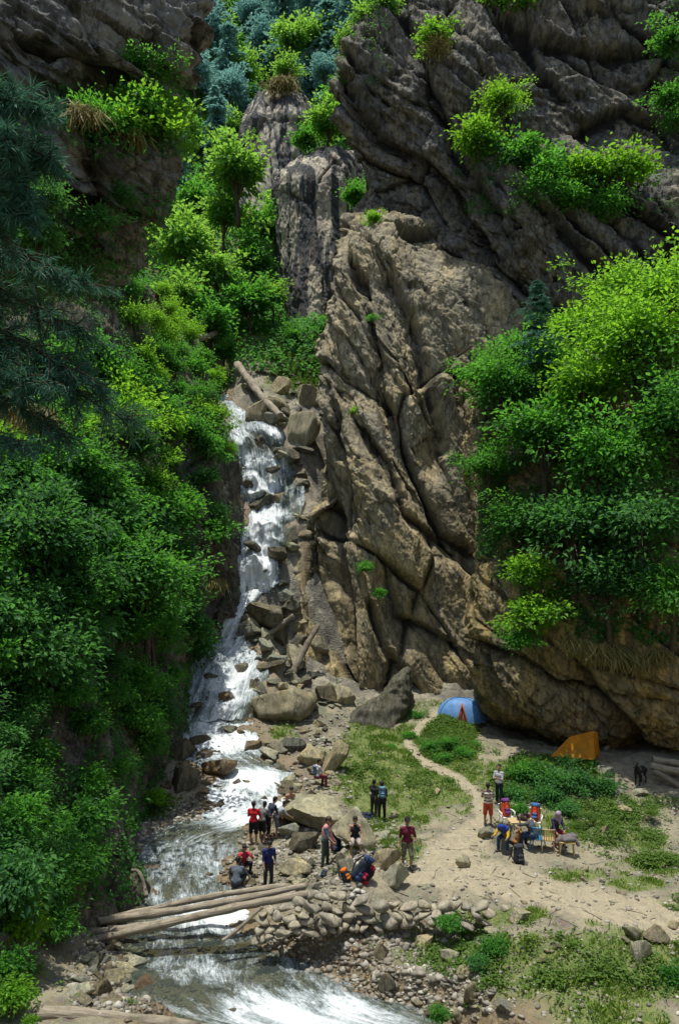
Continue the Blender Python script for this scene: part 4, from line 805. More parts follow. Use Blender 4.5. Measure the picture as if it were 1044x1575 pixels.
# wall and ledge plants
for t in [('tree0',770,155,52.3,.75,'leaf_bright','bright bush-like tree on the ledge high on the dark wall'),('shrub0',735,215,52,1.7,'leaf_bright','bright shrub under the ledge tree on its pinnacle side'),('shrub1',800,235,51,1.7,'leaf_mid','green shrub in the middle of the high ledge'),('shrub2',840,265,50.6,1.6,'leaf_mid','shrub on the ledge between the ledge tree and the yellow bush'),
 ('fine0',830,290,50.2,1.7,'leaf_mid','grey-green fine-leaved shrub drooping over the high ledge'),('shrub3',905,260,50.5,1.7,'leaf_bright','yellow-green bush on the high ledge nearer the frame edge'),('shrub0',965,262,50.3,1.7,'leaf_bright','last yellow-green bush at the outer end of the high ledge'),('fine1',935,310,50,1.7,'leaf_mid','pale shrub hanging below the yellow ledge bushes'),('shrub1',880,305,50,1.2,'leaf_mid','dark green shrub clinging under the middle of the ledge'),
 ('shrub2',667,55,54,1.3,'leaf_bright','lone bright bush on a knob of the dark wall'),('fine1',672,72,53.7,1.1,'dry_grass','tuft of pale dry shrub beneath the lone bush on the knob'),('shrub3',800,10,57,1.8,'leaf_bright','yellow-green shrub at the very top of the wall'),('shrub0',765,5,57.3,1.5,'leaf_bright','shrub beside the yellow-green shrub at the wall top'),
 ('shrub1',1035,60,53,1.5,'leaf_mid','shrub at the top of the wall by the frame edge'),('shrub2',1030,150,52.5,1.2,'leaf_mid','shrub halfway down the wall by the frame edge'),('fine0',1040,185,52.4,1.3,'leaf_mid','fine shrub below it on the frame-edge wall'),
 ('shrub2',562,30,58.5,1.4,'leaf_far','bright bush on the overhanging nose of the dark wall'),('shrub3',535,60,58.5,1.1,'leaf_far','bush trailing off the overhanging nose of the dark wall'),('shrub0',590,5,58.5,1.5,'leaf_far','bush at the top edge above the overhanging nose'),('shrub1',575,335,52.6,.6,'leaf_bright','tiny bush on top of the brown pinnacle'),
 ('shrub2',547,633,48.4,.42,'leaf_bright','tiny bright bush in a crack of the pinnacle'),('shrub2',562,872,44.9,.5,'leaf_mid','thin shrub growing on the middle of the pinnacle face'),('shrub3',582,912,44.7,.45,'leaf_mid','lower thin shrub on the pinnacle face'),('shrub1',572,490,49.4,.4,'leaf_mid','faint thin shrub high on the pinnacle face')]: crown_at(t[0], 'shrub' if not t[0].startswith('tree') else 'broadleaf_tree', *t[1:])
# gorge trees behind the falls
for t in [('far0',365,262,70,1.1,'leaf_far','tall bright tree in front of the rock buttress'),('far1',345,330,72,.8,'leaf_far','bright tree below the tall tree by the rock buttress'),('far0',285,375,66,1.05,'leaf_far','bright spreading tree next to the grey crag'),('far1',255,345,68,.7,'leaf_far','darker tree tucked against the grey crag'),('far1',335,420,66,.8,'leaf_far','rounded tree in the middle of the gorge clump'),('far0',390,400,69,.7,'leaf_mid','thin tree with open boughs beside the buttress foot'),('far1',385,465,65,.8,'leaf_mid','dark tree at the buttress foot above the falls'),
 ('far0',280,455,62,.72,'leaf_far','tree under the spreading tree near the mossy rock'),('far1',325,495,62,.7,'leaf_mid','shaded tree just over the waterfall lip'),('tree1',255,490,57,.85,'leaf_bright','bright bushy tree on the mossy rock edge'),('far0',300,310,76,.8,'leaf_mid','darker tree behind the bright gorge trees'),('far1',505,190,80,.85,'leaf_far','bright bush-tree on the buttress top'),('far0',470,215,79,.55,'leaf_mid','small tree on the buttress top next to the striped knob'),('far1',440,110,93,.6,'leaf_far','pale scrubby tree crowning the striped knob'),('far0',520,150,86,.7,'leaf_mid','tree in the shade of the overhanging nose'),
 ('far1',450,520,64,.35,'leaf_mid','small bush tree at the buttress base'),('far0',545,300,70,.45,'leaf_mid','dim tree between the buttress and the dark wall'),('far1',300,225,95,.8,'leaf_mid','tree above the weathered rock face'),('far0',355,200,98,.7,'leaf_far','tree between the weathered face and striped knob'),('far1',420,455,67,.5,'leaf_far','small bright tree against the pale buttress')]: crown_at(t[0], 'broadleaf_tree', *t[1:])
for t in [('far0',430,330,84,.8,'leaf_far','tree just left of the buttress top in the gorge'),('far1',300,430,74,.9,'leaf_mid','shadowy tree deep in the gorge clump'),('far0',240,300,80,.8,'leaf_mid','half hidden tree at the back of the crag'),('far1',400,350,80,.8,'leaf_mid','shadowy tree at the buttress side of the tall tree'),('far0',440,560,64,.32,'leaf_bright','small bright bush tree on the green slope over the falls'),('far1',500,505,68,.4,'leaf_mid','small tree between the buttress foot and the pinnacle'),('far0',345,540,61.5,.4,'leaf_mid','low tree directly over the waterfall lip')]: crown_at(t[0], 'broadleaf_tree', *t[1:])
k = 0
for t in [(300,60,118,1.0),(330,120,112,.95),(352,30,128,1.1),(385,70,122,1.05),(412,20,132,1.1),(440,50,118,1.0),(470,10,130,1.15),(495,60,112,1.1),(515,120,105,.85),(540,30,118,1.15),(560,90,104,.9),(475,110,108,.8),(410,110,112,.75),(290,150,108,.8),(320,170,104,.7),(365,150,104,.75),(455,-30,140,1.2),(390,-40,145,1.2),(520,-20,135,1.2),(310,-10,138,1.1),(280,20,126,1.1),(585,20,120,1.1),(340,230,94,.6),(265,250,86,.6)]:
    crown_at('fir%d' % (k % 3), 'fir_tree', t[0], t[1], t[2], t[3]*rng.uniform(.85, 1.25), 'needle_haze', 'tall hazy blue-green fir on the forested slope above the gorge', 'firs on the slope above the gorge', tilt=(rng.normal()*.04, rng.normal()*.04)); k += 1
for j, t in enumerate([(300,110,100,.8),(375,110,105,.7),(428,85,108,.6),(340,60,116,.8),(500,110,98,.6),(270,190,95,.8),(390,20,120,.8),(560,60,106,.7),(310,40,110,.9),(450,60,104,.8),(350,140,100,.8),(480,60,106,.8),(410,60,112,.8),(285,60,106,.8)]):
    crown_at('far%d' % (j % 2), 'broadleaf_tree', t[0], t[1], t[2], t[3]*1.2, 'leaf_far' if j % 2 else 'needle_haze', 'broadleaf tree among the hazy firs above the gorge', 'broadleaf trees among the firs')
# crag plants
for t in [('shrub0',215,175,19.2,.75,'leaf_mid','bush on the upper crag ledge below the grey slabs'),('shrub1',245,190,19.3,.7,'leaf_bright','sunlit bush at the outer end of the crag ledge'),('shrub2',185,190,18.8,.7,'leaf_bright','bright bush in the middle of the crag ledge'),('fine0',235,115,19.6,.75,'leaf_mid','grey-green bush under the crag nose'),('fine1',150,180,18.2,.8,'leaf_mid','fine bush at the inner end of the crag ledge'),('shrub3',265,175,19.8,.55,'leaf_bright','small bright bush at the crag tip'),
 ('shrub1',215,95,19.2,.4,'leaf_mid','small bush hugging the slabs of the upper crag'),('shrub2',150,340,18.6,.5,'leaf_dark','dark bush growing under the crag ledge on the bare face'),('fine0',120,430,19.5,.8,'leaf_dark','dark trailing bush under the belly of the crag'),('fine1',190,300,18.8,.45,'leaf_dark','thin dark plant on the crag face near its edge'),('fine1',75,300,16.8,.6,'leaf_dark','dark creeper bush on the shaded crag face'),('shrub3',60,360,17,.6,'leaf_dark','dark bush lower on the shaded crag face')]: crown_at(t[0], 'shrub', t[1], t[2], t[3]*.62, t[4]*.62, *t[5:])
# near pine reaching in from the frame edge
def bough(seed, a, b, dens, ln):
    r = np.random.default_rng(seed); t = np.linspace(0, 1, 10); a, b = np.array(a), np.array(b); L = np.linalg.norm(b-a)
    C = a+(b-a)*t[:, None]; C[:, 2] -= L*.12*t**2; G = Geo(); G.add(*tube(C, .035*(1.1-t), 5)); P, D = [], []
    for i in range(dens):
        s = r.uniform(.05, 1); p = a+(b-a)*s-np.array([0, 0, L*.12*s*s]); dr = nrm(nrm(b-a)*.6+r.normal(size=3)*.55+np.array([0, 0, -.25])); tl = L*.28*(1.1-s*.6)*r.uniform(.5, 1); e = p+dr*tl; G.add(*tube(np.array([p, (p+e)/2+np.array([0, 0, .03]), e]), [.012, .009, .004], 4, False))
        m = 46; q = r.random(m)[:, None]; P.append(p+(e-p)*q); D.append(nrm(dr*.7+r.normal(size=(m, 3))*.6+np.array([0, 0, -.3])))
    P, D = np.concatenate(P), np.concatenate(D); Ls = ln*r.uniform(.6, 1.2, len(P)); V, F = kites(P, D, nrm(r.normal(size=(len(P), 3))+np.array([0, 0, .8])), Ls, Ls*.03, 0); return V, F, np.repeat(r.random(len(P)), 4), G
def near_pine(px, boughs, label, Yt, z0, z1):
    boughs = [((a[0], a[1], a[2]*.6), (b[0], b[1], b[2]*.6), d_) for a, b, d_ in boughs]; Yt *= .6
    e = empty('pine_tree', (0, 0, 0), 0, label, 'tree'); x = at(px, 870, Yt)[0]; t = np.linspace(0, 1, 8)
    V, F = tube(np.stack([x+.1*np.sin(t*5), Yt+0*t, z0+(z1-z0)*t], -1), .22*(1.05-t*.7), 9); obj('trunk', V, F, M['bark'], e, True)
    Vs, Fs, rs, n = [], [], [], 0; W = Geo()
    for i, (a, b, dn) in enumerate(boughs):
        V, F, r_, G = bough(900+i+int(px), at(*a), at(*b), dn, .17); Vs.append(V); Fs.append(F+n); rs.append(r_); n += len(V); W.add(*G.out())
    obj('crown', np.concatenate(Vs), np.concatenate(Fs), M['needle'], e, False, dict(rnd=np.concatenate(rs))); W.obj('bough', M['bark'], e, True)
near_pine(-190, [((-190,100,14.8),(70,140,14.6),80),((-190,150,14.8),(90,215,15),80),((-190,220,15),(40,260,14.7),70),((-190,300,15),(50,300,14.8),60),((-190,60,15),(20,190,14.4),70),((-190,280,15),(30,350,15),60)], 'blue-green pine whose upper boughs droop across the grey crag', 15, 1., 27)
near_pine(-220, [((-220,360,16.5),(130,470,16.6),80),((-220,420,16.2),(150,545,16.6),90),((-220,450,16.2),(195,600,17),80),((-220,480,16),(110,640,16.6),80),((-220,540,16),(90,560,16),70),((-220,300,16),(140,400,16.6),60),((-220,600,16),(40,660,16),60)], 'blue-green pine whose lower boughs hang over the dark bank below the crag', 16.3, 1., 19)
# shrubs on the river bank
nu_, nv_ = SE.shape[:2]; EP = SE.reshape(-1, 3); epx, epy = topx(EP)
r2 = np.random.default_rng(77); used = []
def bank(n, f, keys, mats, sr, label, group, name='shrub', off=.35, mind=34):
    c = np.nonzero(f(epx, epy) & (epx > -60))[0]; k = 0; t = 0
    while k < n and t < n*60:
        t += 1; i = c[r2.integers(len(c))]; q = np.array([epx[i], epy[i]])
        if any(abs(q[0]-u[0]) < mind and abs(q[1]-u[1]) < mind*.8 for u in used[-160:]): continue
        used.append(q); p = EP[i]+np.array([.25, -off, -.1]); key = keys[r2.integers(len(keys))]; s = r2.uniform(*sr)
        plant(key, name, p, s, r2.uniform(0, 6.3), mats[r2.integers(len(mats))], label, name.split('_')[-1], group, None, (r2.uniform(.05, .5), r2.uniform(0, .3))); k += 1
bank(38, lambda x, y: (y > 1030) & (y < 1400) & (x < 285-(y-1000)*.4), ['bigleaf0', 'bigleaf1', 'shrub0', 'fine0'], ['leaf_mid', 'leaf_mid', 'leaf_dark'], (.62, .95), 'large-leaved green shrub low on the steep bank near the log bridge', 'shrubs low on the river bank', mind=30)
bank(46, lambda x, y: (y > 780) & (y < 1060) & (x < 300), ['shrub0', 'shrub1', 'shrub2', 'bigleaf0'], ['leaf_mid', 'leaf_dark', 'leaf_dark', 'leaf_mid'], (.85, 1.35), 'leafy green shrub halfway up the steep bank across from the pinnacle', 'shrubs halfway up the river bank', mind=34)
bank(40, lambda x, y: (y > 560) & (y < 800) & (x < 340), ['shrub1', 'shrub2', 'shrub3', 'fine0'], ['leaf_mid', 'leaf_bright', 'leaf_mid', 'leaf_dark'], (.8, 1.4), 'bushy green shrub high on the bank beside the upper waterfall', 'shrubs high on the river bank', mind=34)
bank(16, lambda x, y: (y > 430) & (y < 620) & (x > 190), ['shrub0', 'fine0', 'fine1'], ['leaf_bright', 'leaf_mid', 'leaf_bright'], (.6, 1.1), 'bright shrub on the mossy rock edge above the waterfall', 'shrubs on the mossy rock edge', mind=24)
for t in [('tree0',225,880,33.,.95,'leaf_mid','leafy tree leaning off the bank toward the lower falls'),('tree1',235,950,34,.75,'leaf_mid','small tree overhanging the stream pool below the falls'),('tree2',120,900,29.5,.95,'leaf_dark','dark glossy-leaved tree in the middle of the bank'),('tree0',60,820,28,1.0,'leaf_dark','dark tree by the frame edge on the bank'),('tree1',190,650,38,.95,'leaf_bright','yellow-green tree high on the bank under the crag'),('tree2',120,720,33,1.0,'leaf_mid','spreading green tree high on the bank'),
 ('tree2',205,1050,33,.7,'leaf_mid','small tree low on the bank beside the cascade'),('tree1',40,1000,26,.85,'leaf_dark','shaded tree low on the bank by the frame edge'),('tree0',285,660,45,.8,'leaf_mid','tree at the bank edge beside the top of the falls')]: crown_at(t[0], 'broadleaf_tree', *t[1:])
for t in [('shrub1',330,815,44.5,1.15,'leaf_mid','rounded bright bush touching the middle of the waterfall'),('fine0',352,690,48.8,.6,'leaf_bright','small bush over the upper falls edge'),('shrub2',310,640,48,1.1,'leaf_bright','bush beside the waterfall lip'),('fine1',300,735,46,1.2,'leaf_mid','airy shrub on the wet rock beside the falls'),('shrub3',238,1225,31.8,.5,'leaf_bright','low bright bush on the gravel beach at the bank foot'),('bigleaf0',180,1270,28,.6,'leaf_mid','bush hanging over the stream edge above the bridge'),
 ('bigleaf1',85,1420,21.5,.6,'leaf_mid','bush sprouting beside the near end of the log bridge'),('bigleaf0',20,1420,19.5,.75,'leaf_bright','bright bush at the frame edge near the bridge'),('bigleaf1',15,1530,17.2,.5,'leaf_bright','low bright plant in the bottom corner'),('bigleaf0',48,1572,16.2,.16,'leaf_bright','tiny sprig at the bottom edge of the near bank'),('shrub0',10,1490,18,.6,'leaf_mid','shrub on the earthy near bank by the frame edge'),
 ('bigleaf0',735,1482,20.8,.3,'leaf_dark','dark leafy clump on the eroded bank below the trail'),('bigleaf1',760,1455,21.2,.34,'leaf_mid','small leafy clump above the dark clump on the eroded bank'),('bigleaf1',690,1420,22.6,.32,'leaf_mid','leafy plant at the end of the stone wall'),('shrub3',950,1490,20.4,.32,'leaf_mid','low weedy bush on the lower grass near the trail'),('shrub1',1035,1500,19.8,.4,'leaf_mid','low weedy bush at the frame edge on the lower grass'),('shrub2',870,1455,21.4,.25,'leaf_mid','weedy bush on the lip of the eroded bank'),('shrub0',675,1560,19.6,.28,'leaf_mid','small weed clump at the lower water edge')]: crown_at(t[0], 'shrub', *t[1:])
for j, t in enumerate([(810,1190,33.6,.8),(850,1200,33,.85),(890,1205,33,.8),(790,1225,32.2,.7),(840,1225,32,.7),(930,1210,33,.6),(870,1180,35,.7),(905,1180,35.4,.65),(800,1250,31,.5),(870,1245,31,.5)]):
    crown_at('shrub%d' % (j % 4) if j < 8 else 'bigleaf0', 'shrub', t[0], t[1], t[2], t[3], 'leaf_dark' if j not in (0, 8) else 'leaf_mid', 'dark green shrub in the thicket between the orange tent and the seated group', 'shrubs between the tent and the seated group')
for j, t in enumerate([(905,1255,30,.42),(930,1280,29.5,.42),(960,1300,29,.36),(1000,1250,31,.38),(890,1270,29.8,.36),(980,1330,27.6,.34),(1020,1320,27.8,.38),(1030,1398,23.8,.4)]):
    crown_at('fine%d' % (j % 2), 'weed_clump', t[0], t[1], t[2], t[3], 'weed', 'low weedy clump on the trampled slope east of the seated group', 'weed clumps east of the seated group', sz=t[3]*.6, cat='weeds')
for j, t in enumerate([(690,1142,37.5,.5),(660,1146,37.3,.45),(712,1156,36.8,.5),(680,1166,36.3,.5),(728,1146,38,.35),(640,1100,42,.5),(600,1150,38,.35),(630,1130,39.5,.4)]):
    crown_at('shrub%d' % (j % 4), 'weed_clump', t[0], t[1], t[2], t[3]*1.05, 'leaf_mid', 'low bright leafy clump on the grass beside the footpath below the blue tent', 'leafy clumps beside the footpath', sz=t[3]*.7, cat='weeds')
def slope_cover(n, seed):
    r = np.random.default_rng(seed); y = r.uniform(60, 150, n); x = (r.uniform(180, 640, n)-522)/FPX*y; p = np.stack([x, y, gzl(x, y)], -1); w = fbm(p*.12, 3, 3); p[:, 2] += r.uniform(0, 1.6, n)*(.4+np.clip(w+.4, 0, 1.2)); d = nrm(r.normal(size=(n, 3))*np.array([1, 1, .5])+np.array([0, -.4, 0])); L = r.uniform(.25, .6, n)*y/70
    V, F = kites(p, d, nrm(np.array([0, -.4, 1.])+r.normal(size=(n, 3))*.4), L, L*.34); o = obj('undergrowth', V, F, M['leaf_dark'], None, False, dict(rnd=np.repeat(np.clip(.4+.2*r.normal(size=n)+.4*w, 0, 1), 4))); o['kind'] = 'stuff'  # dark leaf colour paints the shaded gaps between gorge trees
slope_cover(60000, 4)
# hanging creepers / ground cover as stuff on the rock surfaces
def cover(name, S, N, n, seed, leaf, mat, sel, hang=.3):
    r = np.random.default_rng(seed); P = S.reshape(-1, 3); px, py = topx(P); w = fbm(P*.6, 3, seed); c = np.nonzero(sel(px, py, N.reshape(-1, 3)) & (w > -.05))[0]
    i = c[r.integers(0, len(c), n)]; pos = P[i]+r.normal(size=(n, 3))*.12+np.array([0, -.08, 0]); d = nrm(r.normal(size=(n, 3))*.6+np.array([.1, -.5, -hang])); nn = nrm(np.array([0, -.4, .8])+r.normal(size=(n, 3))*.4); L = leaf*r.uniform(.5, 1.3, n)
    V, F = kites(pos, d, nn, L, L*.3); o = obj(name, V, F, mat, None, False, dict(rnd=np.repeat(np.clip(.4+.22*r.normal(size=n)+.3*w[i], 0, 1), 4))); o['kind'] = 'stuff'
NE = nrm(np.cross(np.gradient(SE, axis=1), np.gradient(SE, axis=0))); 
cover('undergrowth', SE, NE, 60000, 3, .17, M['leaf_dark'], lambda x, y, n: (x > -40) & (y < 1385) & ~((x > 305) & (y > 700)))  # dark leaves stand in for shade in the gaps between bank shrubs
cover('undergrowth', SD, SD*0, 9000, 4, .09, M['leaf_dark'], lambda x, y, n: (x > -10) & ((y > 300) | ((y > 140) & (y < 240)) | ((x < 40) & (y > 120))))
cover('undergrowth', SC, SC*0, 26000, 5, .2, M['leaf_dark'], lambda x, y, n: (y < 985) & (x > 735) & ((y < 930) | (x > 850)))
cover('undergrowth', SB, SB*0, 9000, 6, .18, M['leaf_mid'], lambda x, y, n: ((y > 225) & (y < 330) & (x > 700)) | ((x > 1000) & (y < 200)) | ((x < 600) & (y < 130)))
# grass
def grass(n, seed, hmin, hmax, mat, name, thr):
    r = np.random.default_rng(seed); ok = (GV[:, 1] > 15) & (GV[:, 1] < 66) & (mg > thr) & (np.abs(GV[:, 0]) < 22); c = np.nonzero(ok)[0]
    w = np.where(GV[c, 1] > 50, .16/.085, 1)*mg[c]**2*np.clip(.5+1.2*fbm(GV[c]*1.4, 3, 22), .04, 2); i = r.choice(c, n, p=w/w.sum()); p = GV[i]+np.stack([r.uniform(-.07, .07, n), r.uniform(-.07, .07, n), np.zeros(n)], -1)
    h = r.uniform(hmin, hmax, n)*(.6+.8*np.clip(fbm(p*.9, 3, 4)+.5, 0, 1)); d = nrm(np.stack([r.normal(size=n)*.5, r.normal(size=n)*.5, np.ones(n)], -1)); nn = nrm(r.normal(size=(n, 3)))
    V, F = kites(p, d, nn, h, h*r.uniform(.07, .2, n), .1); o = obj(name, V, F, mat, None, False, dict(rnd=np.repeat(np.clip(r.normal(size=n)*.22+.45+.35*fbm(p*.5, 3, 9), 0, 1), 4))); o['kind'] = 'stuff'
grass(110000, 1, .05, .16, M['grass'], 'grass', .12)
def weeds(n, seed):
    r = np.random.default_rng(seed); px, py = topx(GV); b = blob(px, py, [(690,1140,50,45,1),(660,1200,60,30,.5),(820,1200,70,40,1),(900,1195,60,25,.8),(960,1270,80,50,.75),(1010,1325,60,20,.7),(860,1490,190,70,.62),(700,1480,60,40,.6),(1000,1500,70,40,.8),(1030,1395,45,14,.9),(470,570,60,45,1),(560,1180,50,50,.4),(245,1240,30,25,1),(690,1415,20,14,.9),(40,1500,50,50,.5)])
    q = b+.55*fbm(GV*1.2, 4, 2)-mp; c = np.nonzero((q > .3) & (GV[:, 1] > 15) & (GV[:, 1] < 66))[0]; w = np.clip(q[c]-.3, 0, .6)**2; i = r.choice(c, n, p=w/w.sum()); p = GV[i]+np.stack([r.normal(size=n)*.08, r.normal(size=n)*.08, r.uniform(.02, .22, n)], -1)
    d = nrm(r.normal(size=(n, 3))*np.array([1, 1, .4])); nn = nrm(np.array([0, 0, 1.])+r.normal(size=(n, 3))*.35); L = r.uniform(.06, .15, n); V, F = kites(p, d, nn, L, L*.34)
    o = obj('weeds', V, F, M['weed'], None, False, dict(rnd=np.repeat(np.clip(.5+.22*r.normal(size=n), 0, 1), 4))); o['kind'] = 'stuff'
weeds(52000, 8)
def twigs(n, seed):
    r = np.random.default_rng(seed); G = Geo(); px = r.uniform(380, 1040, n); py = r.uniform(1120, 1560, n)
    for a, b in zip(px, py):
        p = gp(a, b)
        if abs(river(p[:1], p[1:2])[0][0]) < 1.2: continue
        t = r.uniform(0, 6.3); L = r.uniform(.12, .5); u = np.array([math.cos(t), math.sin(t), 0]); q = np.array([-u[1], u[0], 0]); P = np.array([p-u*L, p+q*L*.12*r.normal(), p+u*L]); P[:, 2] = gzl(P[:, 0], P[:, 1])+.015; G.add(*tube(P, [.012, .01, .005], 4))
    G.obj('litter', M['log_dark'], None, True)['kind'] = 'stuff'
twigs(330, 3)
# dry hanging grass on the overhang and crag
def tufts(L, seed, label_kind):
    r = np.random.default_rng(seed); P, D, H = [], [], []
    for (px, py, Y, s) in L:
        n = 260; p = at(px, py, Y)+r.normal(size=(n, 3))*np.array([.25, .15, .08])*s; P.append(p); D.append(nrm(np.stack([r.normal(size=n)*.35, -.25+r.normal(size=n)*.3, -1+r.random(n)*.5], -1))); H.append(r.uniform(.3, 1., n)*s)
    P, D, H = map(np.concatenate, (P, D, H)); V, F = kites(P, D, nrm(r.normal(size=P.shape)), H, H*.018, 0); o = obj('grass', V, F, M['dry_grass'], None, False, dict(rnd=np.repeat(r.random(len(P)), 4))); o['kind'] = 'stuff'
tufts([(130,165,10.9,.45),(20,610,22,1.),(40,625,23,1.),(200,205,11.6,.37),(920,990,35.6,1.3),(955,1000,35.5,1.3),(985,1010,35.4,1.1),(890,985,35.8,1.1),(1015,1000,35.3,1.),(440,120,90,2.5),(425,125,90,2.5),(300,900,43,1.2),(330,890,44,1.2),(60,630,24,1)], 5, '')
# ------------------------------------------------------------------ people
def bones_mesh(bones, vox, smooth=3):
    b = bmesh.new()
    for a, c, ra, rb in bones:
        a, c = np.array(a, float), np.array(c, float)
        V1, F1 = ico(2); n = 10
        for p, r in ((a, ra), (c, rb)):
            vs = [b.verts.new(v*r+p) for v in V1]
            for f in F1: b.faces.new([vs[i] for i in f])
        if np.linalg.norm(c-a) > 1e-4:
            V, F = tube(np.array([a, c]), [ra, rb], n); vs = [b.verts.new(v) for v in V]
            for ff in F:
                for f in ff: b.faces.new([vs[i] for i in f])
    bmesh.ops.recalc_face_normals(b, faces=b.faces)
    m = bpy.data.meshes.new('tmp'); b.to_mesh(m); b.free(); o = bpy.data.objects.new('tmp', m); col.objects.link(o)
    md = o.modifiers.new('r', 'REMESH'); md.mode = 'VOXEL'; md.voxel_size = vox; md.use_smooth_shade = True
    ms = o.modifiers.new('s', 'SMOOTH'); ms.factor = .5; ms.iterations = smooth
    dg = bpy.context.evaluated_depsgraph_get(); out = bpy.data.meshes.new_from_object(o.evaluated_get(dg)); bpy.data.objects.remove(o); bpy.data.meshes.remove(m)
    out.materials.clear(); out.polygons.foreach_set('use_smooth', [True]*len(out.polygons)); return out
def fk(P):
    U = np.array([0, 0, 1.]); F = np.array([0, -1., 0]); X = np.array([1., 0, 0]); J = {}
    def rot(a): return np.cos(a)*U+np.sin(a)*F
    tp = P.get('tp', 0); td = rot(tp); nd_ = np.sin(tp)*U*-1+np.cos(tp)*F  # chest-forward
    J['pel'] = np.zeros(3); J['waist'] = .2*td; J['chest'] = .36*td; J['neck'] = .52*td
    ha = P.get('hp', tp*.5); hd = rot(ha); hf = -np.sin(ha)*U+np.cos(ha)*F; J['hd'] = hd; J['hf'] = hf; J['head'] = J['neck']+.08*td+.12*hd; J['td'] = td; J['tf'] = nd_
    for s, k in ((1, 'L'), (-1, 'R')):
        sh, ab, el = P.get('A'+k, (0, .12, .15)); s0 = J['neck']-.05*td+s*.185*X; J['sh'+k] = s0
        a = tp*P.get('arm_hang', 0)+sh; d = -np.cos(a)*U+np.sin(a)*F; d = d*np.cos(ab)+s*X*np.sin(ab); e = s0+.29*d; J['el'+k] = e
        inw = P.get('in'+k, 0); d2 = -np.cos(a+el)*U+np.sin(a+el)*F; d2 = nrm(d2*np.cos(ab*.4)+s*X*(np.sin(ab*.4)-inw)); J['wr'+k] = e+.25*d2; J['hdir'+k] = d2
        hf_, ha_, kn = P.get('L'+k, (0, .05, .03)); h0 = s*.09*X; J['hip'+k] = h0
        d = -np.cos(hf_)*U+np.sin(hf_)*F; d = d*np.cos(ha_)+s*X*np.sin(ha_); kk = h0+.43*d; J['kn'+k] = kk; b = hf_-kn
        d2 = -np.cos(b)*U+np.sin(b)*F; d2 = d2*np.cos(ha_*.3)+s*X*np.sin(ha_*.3); J['an'+k] = kk+.42*d2
        ft = F*np.cos(P.get('ft', 0))+U*np.sin(P.get('ft', 0)); J['toe'+k] = J['an'+k]+.17*ft-.05*U; J['heel'+k] = J['an'+k]-.05*F-.05*U
    z = min(J[q+k][2] for q in ('toe', 'heel', 'pel') if q != 'pel' for k in 'LR')-.03
    z = min(z, P.get('seatz', 99)) if False else z
    for q in J:
        if q not in ('hd', 'hf', 'td', 'tf', 'hdirL', 'hdirR'): J[q] = J[q]-np.array([0, 0, z])
    return J
_mc = {}
def cm(c, **k):
    key = (c, str(k))
    if key not in _mc: _mc[key] = plain('cloth', c, k.pop('rough', .85), k.pop('var', .38), k.pop('sc_', 7), .8, **k)
    return _mc[key]
SKIN = plain('skin', (.33, .19, .125), .55, .1, 8, .05); HAIR = plain('hair', (.012, .01, .009), .5, .2, 60, .3); EYE = plain('eye', (.02, .015, .012), .3, 0)
